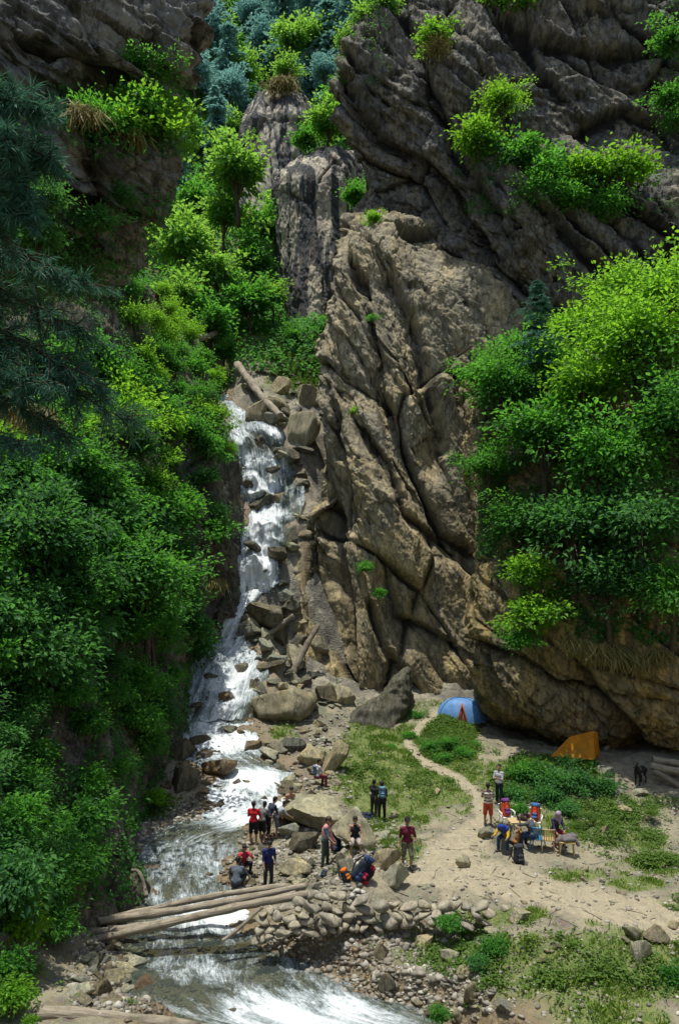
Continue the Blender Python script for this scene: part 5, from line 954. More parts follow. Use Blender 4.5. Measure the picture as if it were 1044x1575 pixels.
def person(px, py, hpx, rz, label, P, shirt=None, sleeve=.55, pants=None, plen=1.0, shoes=(.03, .03, .035), hair=HAIR, hat=None, ground=None, sleeveless=False, female=False, smat=None, tall=1.72, dz=0):
    J = fk(P); g = gp(px, py) if ground is None else ground; h = J['head'][2]+.13
    s = (hpx*g[1]/FPX/h) if hpx else tall/1.72; s = float(np.clip(s, .7, 1.25)); loc = g+np.array([0, 0, dz])
    e = empty('person', loc, rz, label, 'person'); e.scale = (s, s, s); X = np.array([1., 0, 0]); td, tf, hd, hf = J['td'], J['tf'], J['hd'], J['hf']
    B = [(J['pel'], J['waist'], .125, .115), (J['waist'], J['chest'], .115, .125), (J['pel']+.06*X, J['pel']-.06*X, .115, .115), (J['chest']+.08*X, J['chest']-.08*X, .11, .11), (J['chest'], J['neck'], .11, .055), (J['neck'], J['head']-.05*hd, .052, .055),
         (J['shL'], J['shR'], .062, .062), (J['head']+.03*hd-.01*hf, J['head']+.03*hd-.025*hf, .094, .094), (J['head']-.03*hd+.025*hf, J['head']-.075*hd+.045*hf, .07, .045), (J['head']-.015*hd+.09*hf, J['head']-.03*hd+.108*hf, .012, .017), (J['head']-.068*hd+.075*hf-.02*X, J['head']-.068*hd+.075*hf+.02*X, .014, .014)]
    for sg in (1, -1): B.append((J['head']+.0*hd+sg*.092*X, J['head']-.03*hd+sg*.09*X, .02, .014))
    for k, sg in (('L', 1), ('R', -1)):
        B += [(J['sh'+k], J['el'+k], .05, .038), (J['el'+k], J['wr'+k], .038, .026), (J['hip'+k], J['kn'+k], .088, .056), (J['kn'+k], J['kn'+k]*.65+J['an'+k]*.35, .054, .055), (J['kn'+k]*.65+J['an'+k]*.35, J['an'+k], .055, .036), (J['an'+k], J['heel'+k], .036, .034), (J['an'+k], J['toe'+k], .036, .028)]
        d = J['hdir'+k]; w = J['wr'+k]; sd = nrm(np.cross(d, X)); pal = w+.075*d
        B += [(w, pal, .027, .03), (pal+sd*.024, pal-sd*.024, .022, .022)]
        for q, (o_, l) in enumerate([(-.03, .062), (-.01, .075), (.01, .07), (.03, .055)]):
            a0 = pal+sd*o_+.01*d; m_ = a0+d*l*.6-sg*X*.006; B += [(a0, m_, .0095, .009), (m_, m_+nrm(d*.75-sg*X*.65)*l*.55, .009, .0075)]
        B += [(w+.03*d-sd*.02, w+.07*d-sd*.055, .012, .01), (w+.07*d-sd*.055, w+.1*d-sd*.06, .01, .008)]
    link('body', bones_mesh(B, .0115, 2), SKIN, e)
    if shirt or smat:
        S = [(J['pel']+.03*td, J['waist'], .142, .135), (J['waist'], J['chest'], .133, .143), (J['pel']+.05*td+.07*X, J['pel']+.05*td-.07*X, .125, .125), (J['chest']+.09*X, J['chest']-.09*X, .122, .122), (J['chest'], J['neck']-.03*td, .122, .08)]
        if not sleeveless:
            S += [(J['shL'], J['shR'], .075, .075)]
            for k in 'LR':
                t = min(sleeve*2, 1); S.append((J['sh'+k], J['sh'+k]*(1-t)+J['el'+k]*t, .066, .058-.008*t))
                if sleeve > .5: t = (sleeve-.5)*2; S.append((J['el'+k], J['el'+k]*(1-t)+J['wr'+k]*t, .05, .045-.01*t))
        link('shirt', bones_mesh(S, .014, 2), smat or cm(shirt), e)
    if pants:
        Q = [(J['pel']+.07*X, J['pel']-.07*X, .13, .13), (J['pel'], J['pel']+.05*td, .13, .13)]
        for k in 'LR':
            t = min(plen*2, 1); Q.append((J['hip'+k], J['hip'+k]*(1-t)+J['kn'+k]*t, .105, .105-.03*t+(.02 if plen < .7 else 0)))
            if plen > .5: t = (plen-.5)*2; Q.append((J['kn'+k], J['kn'+k]*(1-t)+J['an'+k]*t, .076, .076-.018*t))
        link('trousers' if plen > .7 else 'shorts', bones_mesh(Q, .014, 2), pants if isinstance(pants, bpy.types.Material) else cm(pants), e)
    H = [(J['head']+.05*hd-.02*hf, J['head']+.045*hd-.035*hf, .098, .1), (J['head']+.0*hd-.05*hf, J['head']-.05*hd-.05*hf, .075, .06)]
    if female: H += [(J['head']-.02*hd-.07*hf, J['neck']-.05*td-.09*tf, .06, .05), (J['neck']-.05*td-.09*tf, J['chest']+.02*td-.13*tf, .05, .03)]
    link('hair', bones_mesh(H, .014, 2), hair, e)
    if hat:
        c = [(J['head']+.07*hd-.015*hf, J['head']+.06*hd-.02*hf, .1, .105), (J['head']+.065*hd+.09*hf-.03*X, J['head']+.055*hd+.15*hf-.0*X, .03, .022), (J['head']+.065*hd+.09*hf+.03*X, J['head']+.055*hd+.15*hf, .03, .022)]
        link('cap', bones_mesh(c, .012, 1), cm(hat), e)
    for sg in (1, -1): V, F = ell(J['head']+.012*hd+.088*hf+sg*.034*X, .013, 1); obj('eye', V, F, EYE, e, True)
    if shoes:
        for k in 'LR': link('shoe', bones_mesh([(J['an'+k]-np.array([0, 0, .01]), J['heel'+k]-np.array([0, 0, .0]), .05, .042), (J['heel'+k], J['toe'+k], .042, .04)], .012, 2), cm(shoes), e)
    return e, J, s, loc
def world(e, p): 
    c, s_ = math.cos(e.rotation_euler[2]), math.sin(e.rotation_euler[2]); k = e.scale[0]; return np.array([p[0]*c-p[1]*s_, p[0]*s_+p[1]*c, p[2]])*k+np.array(e.location)
pi = math.pi
def backpack(loc, rz, s, c, c2, label, tilt=0, tall=1.0, tiltx=0, roll=None):
    e = empty('backpack', loc, rz, label, 'backpack'); e.scale = (s, s, s); e.rotation_euler = (tilt, tiltx, rz)
    body = [((0, 0, .1), (0, 0, .42*tall), .13, .125), ((-.07, 0, .12), (-.06, 0, .4*tall), .11, .1), ((.07, 0, .12), (.06, 0, .4*tall), .11, .1), ((0, -.06, .12), (0, -.05, .3*tall), .1, .09)]
    link('pack_body', bones_mesh(body, .016, 2), cm(c), e); link('lid', bones_mesh([((-.09, -.02, .52*tall), (.09, -.02, .52*tall), .075, .075), ((-.06, -.05, .5*tall), (.06, -.05, .5*tall), .07, .07)], .014, 2), cm(c2), e)
    link('pocket', bones_mesh([((-.05, -.15, .14), (.05, -.15, .14), .06, .06), ((-.04, -.14, .25), (.04, -.14, .25), .055, .055)], .014, 2), cm(c2), e)
    for sx in (-1, 1):
        t = np.linspace(0, 1, 9); P = np.stack([sx*(.09+.02*np.sin(t*3.1)), .1+.1*np.sin(t*3.14), .5*tall-.4*tall*t], -1); V, F = tube(P, .018, 6); obj('strap', V*np.array([1.3, 1, 1]), F, cm((.02, .02, .022)), e, True)
        V, F = tube(np.array([[sx*.1, -.14, .1], [sx*.1, -.13, .3*tall], [sx*.08, -.1, .56*tall]]), .009, 5); obj('compression_strap', V, F, cm((.02, .02, .022)), e, True)
    if roll: V, F = tube(np.array([[-.2, -.02, .05], [.2, -.02, .05]]), .075, 12); obj('sleeping_roll', V, F, cm(roll), e, True)
    return e
stand = dict(LL=(.02, .06, .03), LR=(-.02, .06, .05))
person(390, 1299, 66, pi-.15, 'person in red T-shirt and black shorts with back turned, at the stream edge', dict(stand, tp=.05, AL=(.35, .2, 1.0), AR=(.3, .25, .5)), (.5, .012, .02), .6, (.012, .012, .014), .5, None)
person(412, 1290, 62, pi-.9, 'person bending forward in navy waistcoat over grey sleeves and black trousers', dict(tp=.55, hp=.5, AL=(.35, .1, .4), AR=(.3, .1, .5), LL=(.25, .1, .25), LR=(-.05, .1, .1)), (.02, .025, .05), .5, (.012, .012, .016), .75, (.12, .06, .05), smat=plain('vest', (.028, .034, .06), .85, .3, 6))
person(403, 1296, 60, pi-.5, 'person in grey T-shirt and dark shorts squeezed between the red shirt and the navy waistcoat', dict(tp=.3, hp=.5, AL=(.3, .1, .6), AR=(.3, .1, .8), LL=(.1, .05, .1), LR=(0, .08, .1)), (.16, .165, .17), .5, (.014, .014, .016), .5, None)
person(424, 1288, 54, pi-1.2, 'person in pale grey top mostly hidden behind the bending navy waistcoat', dict(tp=.7, hp=.5, AL=(.6, .1, .3), AR=(.6, .1, .4), LL=(.3, .1, .4), LR=(.1, .1, .3)), (.38, .42, .46), .5, (.13, .14, .16), .5, None)
e, J, s, l = person(500, 1332, 76, pi/2-.25, 'person wrapped in a pink shawl with green trousers standing side-on', dict(tp=.12, hp=.5, AL=(.25, .12, .3), AR=(.35, .12, .5), LL=(.12, .06, .12), LR=(-.05, .06, .05)), (.07, .2, .25), .5, (.06, .085, .06), 1., (.12, .04, .035), hat=(.1, .07, .05))
link('shawl', bones_mesh([(J['neck']-.02*J['td']+.16*np.array([1, 0, 0]), J['neck']-.02*J['td']-.16*np.array([1, 0, 0]), .095, .095), (J['chest'], J['waist'], .165, .16), (J['chest']+[.12, 0, 0], J['waist']+[.15, -.06, -.02], .11, .1), (J['waist']+[.15, -.06, -.02], J['pel']+[.15, -.2, -.05], .095, .07), (J['pel']+[.15, -.2, -.05], J['pel']+[.12, -.3, -.34], .075, .04), (J['chest']-[.12, 0, 0], J['waist']-[.14, .03, .02], .11, .1), (J['chest']+[0, -.08, 0], J['pel']+[.04, -.26, -.1], .12, .07)], .016, 3), plain('shawl', (.55, .26, .25), .9, .3, 7, .4), e)
sit = dict(LL=(1.45, .16, 1.5), LR=(1.45, .16, 1.45))
person(546, 1313, 58, .05, 'barefoot person in black tank top and pale shorts sitting on a rock', dict(sit, tp=.12, hp=.3, AL=(.45, .25, .5), AR=(.45, .25, .55), inL=.35, inR=.35), (.016, .016, .02), .5, (.42, .36, .33), .5, None, sleeveless=True)
camo = plain('camo', (.2, .2, .13), .9, .9, 22)
e, J, s, l = person(626, 1337, 80, .15, 'person in maroon T-shirt, cap and camouflage shorts walking with a green bottle', dict(tp=.02, hp=.1, AL=(.1, .3, .35), AR=(-.1, .2, .3), LL=(.35, .05, .55), LR=(-.1, .06, .05)), (.13, .012, .03), .5, camo, .55, (.025, .025, .028), hat=(.02, .02, .022))
w = world(e, J['wrL']+J['hdirL']*.1)
bt = empty('bottle', w-np.array([0, 0, .16]), 0, 'green water bottle held by the walking person in maroon', 'bottle'); V, F = tube(np.array([[0, 0, 0], [0, 0, .02], [0, 0, .17], [0, 0, .2]]), [.03, .036, .036, .018], 12); obj('flask', V, F, plain('green_plastic', (.03, .28, .1), .3, .05), bt, True); V, F = tube(np.array([[0, 0, .2], [0, 0, .23]]), [.02, .02], 10); obj('cap', V, F, cm((.02, .1, .04)), bt, True)
e, J, s, l = person(587, 1263, 61, pi+.1, 'person in dark clothes seen from behind carrying a light blue backpack', dict(stand, AL=(.3, .15, .5), AR=(.2, .15, .4)), (.02, .025, .03), .5, (.018, .018, .024), .85, (.02, .02, .02))
backpack(world(e, J['chest']+[0, .17, -.22]), .1, s*.9, (.1, .24, .33), (.13, .29, .38), 'light blue backpack worn by the person standing on the grassy slope')
person(575, 1257, 58, pi-.6, 'person in black with an arm out beside the light blue backpack', dict(stand, tp=.05, AL=(.5, .3, .5), AR=(.2, .15, .4)), (.02, .02, .022), 1., (.05, .048, .04), 1., (.02, .02, .02))
e, J, s, l = person(487, 1214, 44, pi/2+.5, 'person in white and dark red shirt sitting upstream of the flat-topped boulder', dict(sit, tp=.15, hp=.4, AL=(.5, .1, .7), AR=(.5, .1, .7)), (.5, .48, .52), .5, (.2, .03, .04), 1., (.03, .03, .03), dz=.05)
backpack(world(e, J['chest']+[0, .16, -.26]), e.rotation_euler[2]+pi, s*.8, (.09, .14, .2), (.2, .24, .28), 'small grey blue backpack worn by the person sitting upstream')
person(413, 1367, 75, pi/2-1.15, 'person standing in navy T-shirt and charcoal trousers with head lowered', dict(tp=.1, hp=.6, AL=(.1, .12, .2), AR=(.15, .12, .25), LL=(.04, .04, .06), LR=(-.03, .05, .03)), (.016, .024, .12), .6, (.035, .038, .045), 1., (.02, .02, .025))
crouch = dict(LL=(1.9, .28, 2.35), LR=(1.85, .28, 2.3), ft=0)
person(373, 1342, 0, .5, 'person in pinkish red top crouching with a hand raised to the face', dict(crouch, tp=.35, hp=.3, AL=(1.0, .35, 1.6), AR=(.9, .3, 1.4), inL=.6), (.52, .04, .07), .6, (.015, .018, .035), 1., (.03, .03, .03), female=True, tall=1.55)
person(363, 1374, 0, pi-.1, 'person in grey-blue T-shirt squatting with back turned beside the log bridge', dict(crouch, tp=.5, hp=.45, AL=(.6, .45, .2), AR=(.5, .4, .3)), (.1, .125, .15), .55, (.03, .035, .045), .6, None, tall=1.72)
p = gp(443, 1228); e, J, s, l = person(443, 1228, 0, .6, 'dark-haired bather almost hidden in the stream behind the flat-topped boulder', dict(crouch, tp=.4, hp=.4), None, .5, (.02, .02, .03), .5, None, dz=-.6)
stripe = plain('striped_shirt', (.52, .48, .42), .9, .15, 9, stripes=((.09, .045, .03), 7.5, .62))
person(750, 1270, 66, pi-.1, 'person in brown and white striped shirt and orange-red shorts with back turned', dict(stand, AL=(.5, .15, 1.6), AR=(.5, .15, 1.6), inL=.4, inR=.4), None, .6, (.5, .085, .03), .55, (.05, .045, .045), smat=stripe)
person(767, 1236, 60, -.7, 'person in grey-white T-shirt with folded arms standing by the thicket', dict(stand, hp=.0, AL=(.4, .12, 1.6), AR=(.4, .12, 1.5), inL=.8, inR=.8), (.42, .43, .44), .55, (.025, .03, .045), 1., (.15, .05, .05))
# seated group
def chair_mat(c): return plain('plastic', c, .35, .08, 5, .05, .5)
def chair(px, py, rz, s, c, label, arms=True, Y=None):
    g = gp(px, py); e = empty('plastic_chair', g, rz, label, 'chair'); e.scale = (s, s, s); m = chair_mat(c)
    V, F = box((0, 0, .43), (.46, .44, .03)); V[:, 2] += .0; obj('seat', V, F, m, e)
    for sx in (-1, 1):
        for sy in (-1, 1): V, F = tube(np.array([[sx*.2, sy*.19, .42], [sx*.245, sy*.24, 0]]), [.028, .02], 8); obj('leg', V, F, m, e, True)
    a = np.linspace(-1.1, 1.1, 15); R = np.stack([.25*np.sin(a)/.9, .05+.2*np.cos(a), 0*a], -1); z = np.linspace(.45, .86, 7); G = Geo()
    for i in range(0, 14, 2):
        q0, q1 = R[i], R[i+1]; P = np.array([[q0[0], q0[1]+.12*(zz-.45), zz+(.03*np.cos(a[i]) if zz > .8 else 0)] for zz in z]+[[q1[0], q1[1]+.12*(zz-.45), zz+(.03*np.cos(a[i]) if zz > .8 else 0)] for zz in z]); n = len(z)
        G.add(P, np.array([[k, k+1, n+k+1, n+k] for k in range(n-1)]))
    G.add(*tube(np.stack([R[:, 0], R[:, 1]+.05, .86+.03*np.cos(a)], -1), .022, 7)); G.obj('backrest', m, e)
    if arms:
        for sx in (-1, 1): V, F = tube(np.array([[sx*.24, .17, .66], [sx*.29, .0, .65], [sx*.285, -.18, .63], [sx*.255, -.22, .44]]), [.026, .03, .03, .022], 8); obj('armrest', V, F, m, e, True)
    return e
c1 = chair(778, 1273, .25, .95, (.72, .7, .64), 'white plastic armchair holding the orange backpack nearest the striped shirt')
c2 = chair(822, 1280, -.35, .95, (.72, .7, .64), 'white plastic armchair holding the orange and blue backpack by the thicket')
backpack(world(c1, np.array([0, -.02, .44])), .25, 1.05, (.62, .075, .02), (.16, .05, .2), 'orange and purple backpack on the armchair near the striped shirt', -.2, 1.1)
backpack(world(c2, np.array([0, -.02, .44])), -.4, 1.05, (.62, .07, .015), (.05, .14, .34), 'orange and blue backpack on the armchair beside the thicket', -.2, 1.1)
c3 = chair(826, 1306, pi-.5, .95, (.03, .2, .4), 'blue plastic chair under the person in the grey shirt', False)
c5 = chair(842, 1308, pi-.2, .9, (.5, .36, .16), 'tan plastic chair beside the blue chair', False)
def table(px, py, rz, L, W, H, c, label, name='table'):
    g = gp(px, py); e = empty(name, g, rz, label, name); m = chair_mat(c); V, F = box((0, 0, H), (L, W, .035)); obj('top' if name == 'stool' else 'tabletop', V, F, m, e)
    for sx in (-1, 1):
        for sy in (-1, 1): V, F = tube(np.array([[sx*L*.4, sy*W*.4, H-.02], [sx*L*.45, sy*W*.45, 0]]), .026, 8); obj('leg', V, F, m, e, True)
        V, F = box((sx*L*.43, 0, H*.4), (.025, W*.8, .03)); obj('stretcher', V, F, m, e)
    return e
tb = table(801, 1288, .1, .95, .6, .62, (.5, .38, .2), 'tan plastic table under the dark sack in the middle of the seated group')
stl = table(871, 1314, -.2, .55, .45, .46, (.55, .4, .15), 'yellow-tan stool heaped with a grey jacket', 'stool')
link_ = bones_mesh([((-.16, 0, .7), (.14, 0, .72), .12, .11), ((0, -.1, .68), (.05, .1, .7), .11, .1)], .02, 3); o = link('sack', link_, cm((.03, .033, .04)), None); o.location = Vector(world(tb, np.array([.1, 0, -.02]))-np.array([0, 0, 0])); o.scale = (1, 1, 1); o.location.z = tb.location[2]+.05; tag(o, 'dark grey sack lying on the table of the seated group', 'sack')
o = link('jacket', bones_mesh([((-.32, -.05, .5), (.3, .05, .58), .09, .11), ((-.2, .1, .52), (.25, .12, .62), .09, .1), ((-.38, -.1, .42), (-.25, 0, .5), .06, .09), ((.28, -.1, .5), (.36, -.16, .36), .08, .06), ((-.1, -.14, .52), (.2, -.15, .55), .08, .08)], .02, 2), plain('jacket', (.16, .145, .145), .9, .6, 7, .6), None); o.location = stl.location; o.location.z += .02; tag(o, 'grey jacket thrown over the yellow-tan stool', 'jacket')
e, J, s, l = person(778, 1306, 0, -.5, 'seated person in yellow shirt and jeans bending forward under a blue cloth', dict(sit, tp=.85, hp=1.1, AL=(.9, .2, .6), AR=(.9, .2, .7)), (.55, .36, .02), .8, (.025, .06, .14), 1., (.05, .05, .05), tall=1.65)
link('head_cloth', bones_mesh([(J['head']+.03*J['hd'], J['head']-.02*J['hd'], .13, .12), (J['head']-.05*J['hd'], J['neck'], .13, .13), (J['neck']+[.12, 0, 0], J['neck']-[.12, 0, 0], .12, .12), (J['neck'], J['chest'], .14, .15), (J['chest']+[.1, .02, .02], J['waist']+[.12, .06, .05], .12, .09)], .018, 2), cm((.02, .05, .3)), e)
person(821, 1309, 0, -pi/2-.7, 'seated person in grey shirt and jeans resting head on one hand', dict(sit, tp=.4, hp=.8, AL=(1.2, .1, 1.9), AR=(.8, .1, .6)), (.085, .1, .125), .6, (.02, .045, .1), 1., (.03, .03, .03), tall=1.7)
e, J, s, l = person(852, 1298, 0, .3, 'seated person in lavender headscarf and dark red dress', dict(sit, tp=.35, hp=.6, AL=(.5, .1, .6), AR=(.5, .1, .5), inL=.5), (.03, .03, .06), .9, (.28, .03, .05), 1., (.05, .04, .04), tall=1.6)
link('headscarf', bones_mesh([(J['head']+.05*J['hd']-.02*J['hf'], J['head']-.02*J['hd']-.03*J['hf'], .115, .115), (J['head']-.04*J['hd']-.03*J['hf'], J['neck']-.02*J['td'], .1, .1), (J['neck']+[.08, -.05, 0], J['chest']+[.06, -.14, 0], .08, .05)], .014, 2), cm((.4, .3, .45)), e)
# luggage
backpack(gp(798, 1329), .3, 1.15, (.022, .026, .034), (.04, .045, .055), 'black backpack standing on the ground in front of the seated group', -.15, 1.0)
backpack(gp(516, 1310), -.1, 1.15, (.016, .035, .1), (.03, .08, .2), 'large blue backpack standing beside the seated bather', -.12, 1.1)
backpack(gp(544, 1354), .4, 1.2, (.02, .03, .055), (.03, .06, .16), 'navy trekking pack leaning on top of the heap by the yellowish boulder', .2, 1.3, .6)
backpack(gp(556, 1357), -.5, 1.0, (.02, .02, .03), (.5, .03, .06), 'dark pack with red pockets in the heap by the yellowish boulder', -.5, 1.0, .5, roll=(.5, .015, .04))
backpack(gp(534, 1356), .8, .8, (.025, .035, .06), (.7, .16, .015), 'small pack with an orange pocket in the heap by the yellowish boulder', -.3, .9, -.2)
backpack(gp(573, 1260), 1.2, 1.1, (.015, .022, .06), (.02, .035, .09), 'dark blue pack lying flat at the feet of the pair on the slope', -1.4, 1.2, 0)
backpack(gp(588, 1322), .9, .85, (.02, .024, .032), (.04, .05, .06), 'small dark bag lying on the grey boulder uphill of the packs', -1.2, .8, 0)
backpack(gp(496, 1350), 0, .55, (.02, .025, .05), (.05, .07, .1), 'little dark bag on the ground between the pink shawl and the pack heap', -.6, .8, .4)
# dogs
def dog(px, py, rz, s, c, label, seated):
    g = gp(px, py); e = empty('dog', g, rz, label, 'dog'); e.scale = (s, s, s); m = plain('fur', c, .8, .4, 40, .5); B = []
    if seated:
        B += [((0, .12, .14), (0, -.02, .36), .13, .11), ((0, -.02, .36), (0, -.06, .44), .11, .09), ((0, -.06, .42), (0, -.08, .58), .075, .065), ((0, -.09, .6), (0, -.12, .61), .075, .07), ((0, -.15, .59), (0, -.24, .57), .045, .03)]
        for sx in (-1, 1): B += [((sx*.06, -.06, .36), (sx*.06, -.08, .18), .05, .034), ((sx*.06, -.08, .18), (sx*.06, -.08, .03), .033, .027), ((sx*.06, -.08, .02), (sx*.06, -.13, .02), .03, .024), ((sx*.1, .14, .14), (sx*.12, -.02, .16), .09, .06), ((sx*.12, -.02, .16), (sx*.12, .06, .04), .045, .03), ((sx*.12, .06, .03), (sx*.12, -.06, .025), .03, .025), ((sx*.05, -.08, .66), (sx*.065, -.07, .72), .028, .01)]
        B += [((0, .2, .06), (.12, .34, .03), .03, .018)]
    else:
        B += [((0, -.22, .5), (0, -.02, .48), .135, .115), ((0, -.02, .48), (0, .24, .5), .115, .1), ((0, -.26, .54), (0, -.38, .7), .085, .065), ((0, -.4, .73), (0, -.44, .73), .075, .068), ((0, -.47, .71), (0, -.58, .68), .045, .03)]
        for sx in (-1, 1): B += [((sx*.07, -.24, .45), (sx*.075, -.22, .26), .055, .034), ((sx*.075, -.22, .26), (sx*.075, -.23, .04), .033, .024), ((sx*.075, -.23, .025), (sx*.075, -.28, .02), .028, .022), ((sx*.075, .24, .46), (sx*.08, .17, .3), .085, .045), ((sx*.08, .17, .3), (sx*.08, .3, .19), .042, .028), ((sx*.08, .3, .19), (sx*.08, .27, .03), .027, .024), ((sx*.08, .27, .025), (sx*.08, .22, .02), .027, .022), ((sx*.05, -.4, .79), (sx*.065, -.39, .86), .028, .01)]
        B += [((0, .33, .54), (0, .45, .42), .028, .024), ((0, .45, .42), (0, .5, .3), .024, .014)]
    link('body', bones_mesh(B, .012, 2), m, e)
    hz = (-.12, .62, -.245, .57) if seated else (-.44, .745, -.585, .685)
    for sx in (-1, 1): V, F = ell((sx*.045, hz[0]-.055, hz[1]+.015), .012, 1); obj('eye', V, F, EYE, e, True)
    V, F = ell((0, hz[2]-.02, hz[3]+.012), .016, 1); obj('nose', V, F, EYE, e, True)
dog(797, 1302, .2, 1.0, (.34, .15, .045), 'tan dog sitting beside the table of the seated group', True)
dog(984, 1206, -.75, 1.25, (.014, .013, .014), 'black dog standing beside the stacked timber in the shade', False)
# ------------------------------------------------------------------ tents
def fabric(name, c, tr=.25):
    m, nt, out = mat_new(name); v = nd(nt, 'TexCoord').outputs['Object']; n = noise(nt, v, 3, 4, .6); n2 = noise(nt, v, 14, 4, .6)
    cc = mix(nt, ramp(nt, n, .3, .7), c, tuple(x*.75 for x in c)); b = nd(nt, 'Bump', {'Strength': .5, 'Distance': .05, 'Height': mth(nt, 'ADD', n, mth(nt, 'MULTIPLY', n2, .2))})
    p = nd(nt, 'BsdfPrincipled', {'Base Color': cc, 'Roughness': .6, 'Normal': b}); t = nd(nt, 'BsdfTranslucent', {'Color': cc}); x = nd(nt, 'MixShader', {0: tr, 1: p, 2: t}); nt.links.new(x.outputs[0], out.inputs[0]); return m
def dome():
    g = gp(713, 1114)+np.array([0, .9, .0]); e = empty('dome_tent', g, -.25, 'blue dome tent with an orange-trimmed open door at the cliff foot', 'tent'); s = 1.04
    nU, nV = 72, 28; u = np.linspace(0, 2*pi, nU, endpoint=False); v = np.linspace(0, 1, nV); poles = np.array([.6, pi-.6, pi+.6, 2*pi-.6, pi/2*0, pi])
    dl = np.min(np.abs(np.angle(np.exp(1j*(u[:, None]-poles)))), 1); r = 1-.09*np.sin(np.clip(dl/.7, 0, 1)*pi/2)
    V = []
    for t in v:
        a = t*pi/2; rad = np.cos(a)**.75; z = np.sin(a)**.92*1.2; rr = rad*(1-(1-r)*min(1, 2.2*t)*1.1)
        V.append(np.stack([1.28*rr*np.cos(u), 1.0*rr*np.sin(u), np.full(nU, z)+(.05*np.abs(np.sin(u*4))*(t == 0))], -1))
    V = np.array(V); i = np.arange(nU*nV).reshape(nV, nU); j = np.roll(i, -1, 1); F = np.stack([i[:-1], j[:-1], j[1:], i[1:]], -1)
    uc = np.angle(np.exp(1j*(u+pi/nU-1.5*pi-.12))); vv = v[:-1]; door = (np.abs(uc)[None] < .2*(1-vv[:, None]/.62)) & (vv[:, None] < .6)
    V = V*s; Vf = V.reshape(-1, 3)
    obj('flysheet', Vf, F[~door], fabric('blue_fabric', (.14, .34, .7)), e, True); Vi = Vf*np.array([.93, .93, .95]); obj('inner_tent', Vi, F.reshape(-1, 4), fabric('inner', (.3, .1, .06), .1), e, True)
    for k in range(4):
        w = np.linspace(0, 1, 20); a0 = poles[k]; a = w*pi/2; P = np.stack([1.29*np.cos(a)**.75*math.cos(a0), 1.01*np.cos(a)**.75*math.sin(a0), 1.215*np.sin(a)**.92], -1)*s; V_, F_ = tube(P, .012, 6); obj('pole', V_, F_, cm((.06, .12, .25)), e, True)
    for sg in (-1, 1):
        w = np.linspace(0, 1, 12); a = w*.62*pi/2; a0 = 1.5*pi+.12+sg*.21*(1-w); P = np.stack([1.29*np.cos(a)**.75*np.cos(a0), 1.01*np.cos(a)**.75*np.sin(a0)-.02, 1.21*np.sin(a)**.92], -1)*s; V_, F_ = tube(P, .035, 6); obj('door_trim', V_, F_, cm((.55, .15, .07)), e, True)
    for a0 in (.6, pi-.6, pi+.6, 2*pi-.6):
        V_, F_ = tube(np.array([[1.25*math.cos(a0), .95*math.sin(a0), .2], [1.75*math.cos(a0), 1.4*math.sin(a0), .0]])*s, .006, 4); obj('guy_line', V_, F_, cm((.5, .5, .48)), e)
dome()
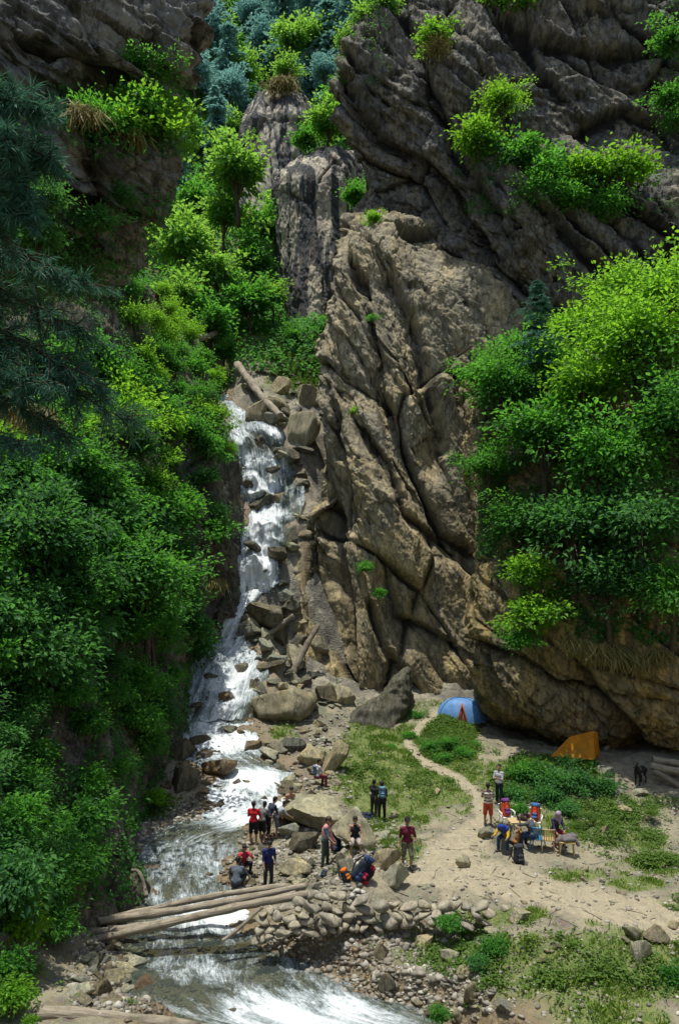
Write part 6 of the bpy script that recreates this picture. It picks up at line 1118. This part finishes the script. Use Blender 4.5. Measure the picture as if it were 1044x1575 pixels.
def tarp():
    Y = 37.4; g = gp(882, 1166); K = {k: at(*q)-g for k, q in dict(fl=(846,1163,35.6), fr=(914,1169,35.2), bl=(866,1152,36.8), brr=(922,1162,36.7), ra=(912,1124,35.7), rl=(876,1133,35.9), rr=(918,1126,36.2)).items()}
    e = empty('tarp_tent', g, 0, 'orange tarpaulin tent pitched under the overhang', 'tent'); m = fabric('orange_fabric', (.95, .42, .012), .6)
    def sheet(n, a, b, c, d, sag):
        t = np.linspace(0, 1, 18); A_ = a+(b-a)*t[:, None]; B_ = d+(c-d)*t[:, None]; S = A_[:, None]+(B_-A_)[:, None]*t[None, :, None]; w = (np.sin(t*pi)[:, None]*np.sin(t*pi)[None])[..., None]
        S = S-w*np.array([0, -sag*.6, sag]); S += .025*fbm(S.reshape(-1, 3)*2.5, 3, 3).reshape(18, 18, 1)*np.array([0, 1, .5]); obj(n, S.reshape(-1, 3), grid_faces(18, 18), m, e, True)
    sheet('front_sheet', K['fl'], K['fr'], K['ra'], K['rl'], .1); sheet('end_sheet', K['fr'], K['brr'], K['rr'], K['ra'], .05); sheet('rear_sheet', K['brr'], K['bl'], K['rl'], K['rr'], .08); sheet('toe_sheet', K['bl'], K['fl'], K['rl'], K['rl']+np.array([.02, 0, .01]), .05)
    for a, b in ((K['ra'], K['fr']+np.array([-.05, .3, -.05])), (K['rl'], K['rl']+np.array([0, 0, -.9]))): V_, F_ = tube(np.array([a, b]), .02, 6); obj('pole', V_, F_, cm((.3, .25, .18)), e, True)
    V_, F_ = tube(np.array([K['rl'], K['ra'], K['rr']]), .012, 5); obj('ridge_cord', V_, F_, cm((.4, .16, .02)), e)
tarp()
put_rock('boulder', RM[3], gp(932, 1154)+np.array([0, 0, .1]), .25, .2, .2, .3, M['boulder'], 'small pale stone next to the orange tarpaulin tent', 'boulder')
# ------------------------------------------------------------------ light, sky, camera
S = np.array([-.12, -.02, .98]); S = S/np.linalg.norm(S)
sun = bpy.data.lights.new('sun', 'SUN'); sun.energy = 5.0; sun.angle = math.radians(.5); sun.color = (1, .97, .87); so = bpy.data.objects.new('sun', sun); col.objects.link(so); so.location = (0, 0, 80); so.rotation_euler = Vector(S).to_track_quat('Z', 'Y').to_euler()
wd = bpy.data.worlds.new('World'); sc.world = wd; wd.use_nodes = True; nt = wd.node_tree; nt.nodes.clear(); sk = nt.nodes.new('ShaderNodeTexSky'); sk.sky_type = 'NISHITA'; sk.sun_disc = False; sk.sun_elevation = math.asin(S[2]); sk.sun_rotation = math.atan2(S[0], S[1]); sk.altitude = 0; sk.air_density = 1.2; sk.dust_density = 2.0; sk.ozone_density = 1.5
bg = nt.nodes.new('ShaderNodeBackground'); bg.inputs[1].default_value = .15; wo = nt.nodes.new('ShaderNodeOutputWorld'); nt.links.new(sk.outputs[0], bg.inputs[0]); nt.links.new(bg.outputs[0], wo.inputs[0])
cd = bpy.data.cameras.new('camera'); cam = bpy.data.objects.new('camera', cd); col.objects.link(cam); cam.location = (0, 0, CAMH); cam.rotation_euler = (pi/2, 0, 0); cd.sensor_width = 36; cd.lens = 36*FPX/1575; cd.shift_y = (HOR-787.5)/1575; cd.clip_end = 3000; cd.clip_start = .1; sc.camera = cam
sc.view_settings.view_transform = 'Standard'; sc.view_settings.look = 'None'; sc.view_settings.exposure = 0; sc.view_settings.gamma = 1
sc.render.engine = 'CYCLES'; c = sc.cycles; c.use_denoising = True; c.max_bounces = 6; c.diffuse_bounces = 3; c.glossy_bounces = 2; c.transmission_bounces = 4; c.transparent_max_bounces = 8; c.caustics_reflective = False; c.caustics_refractive = False
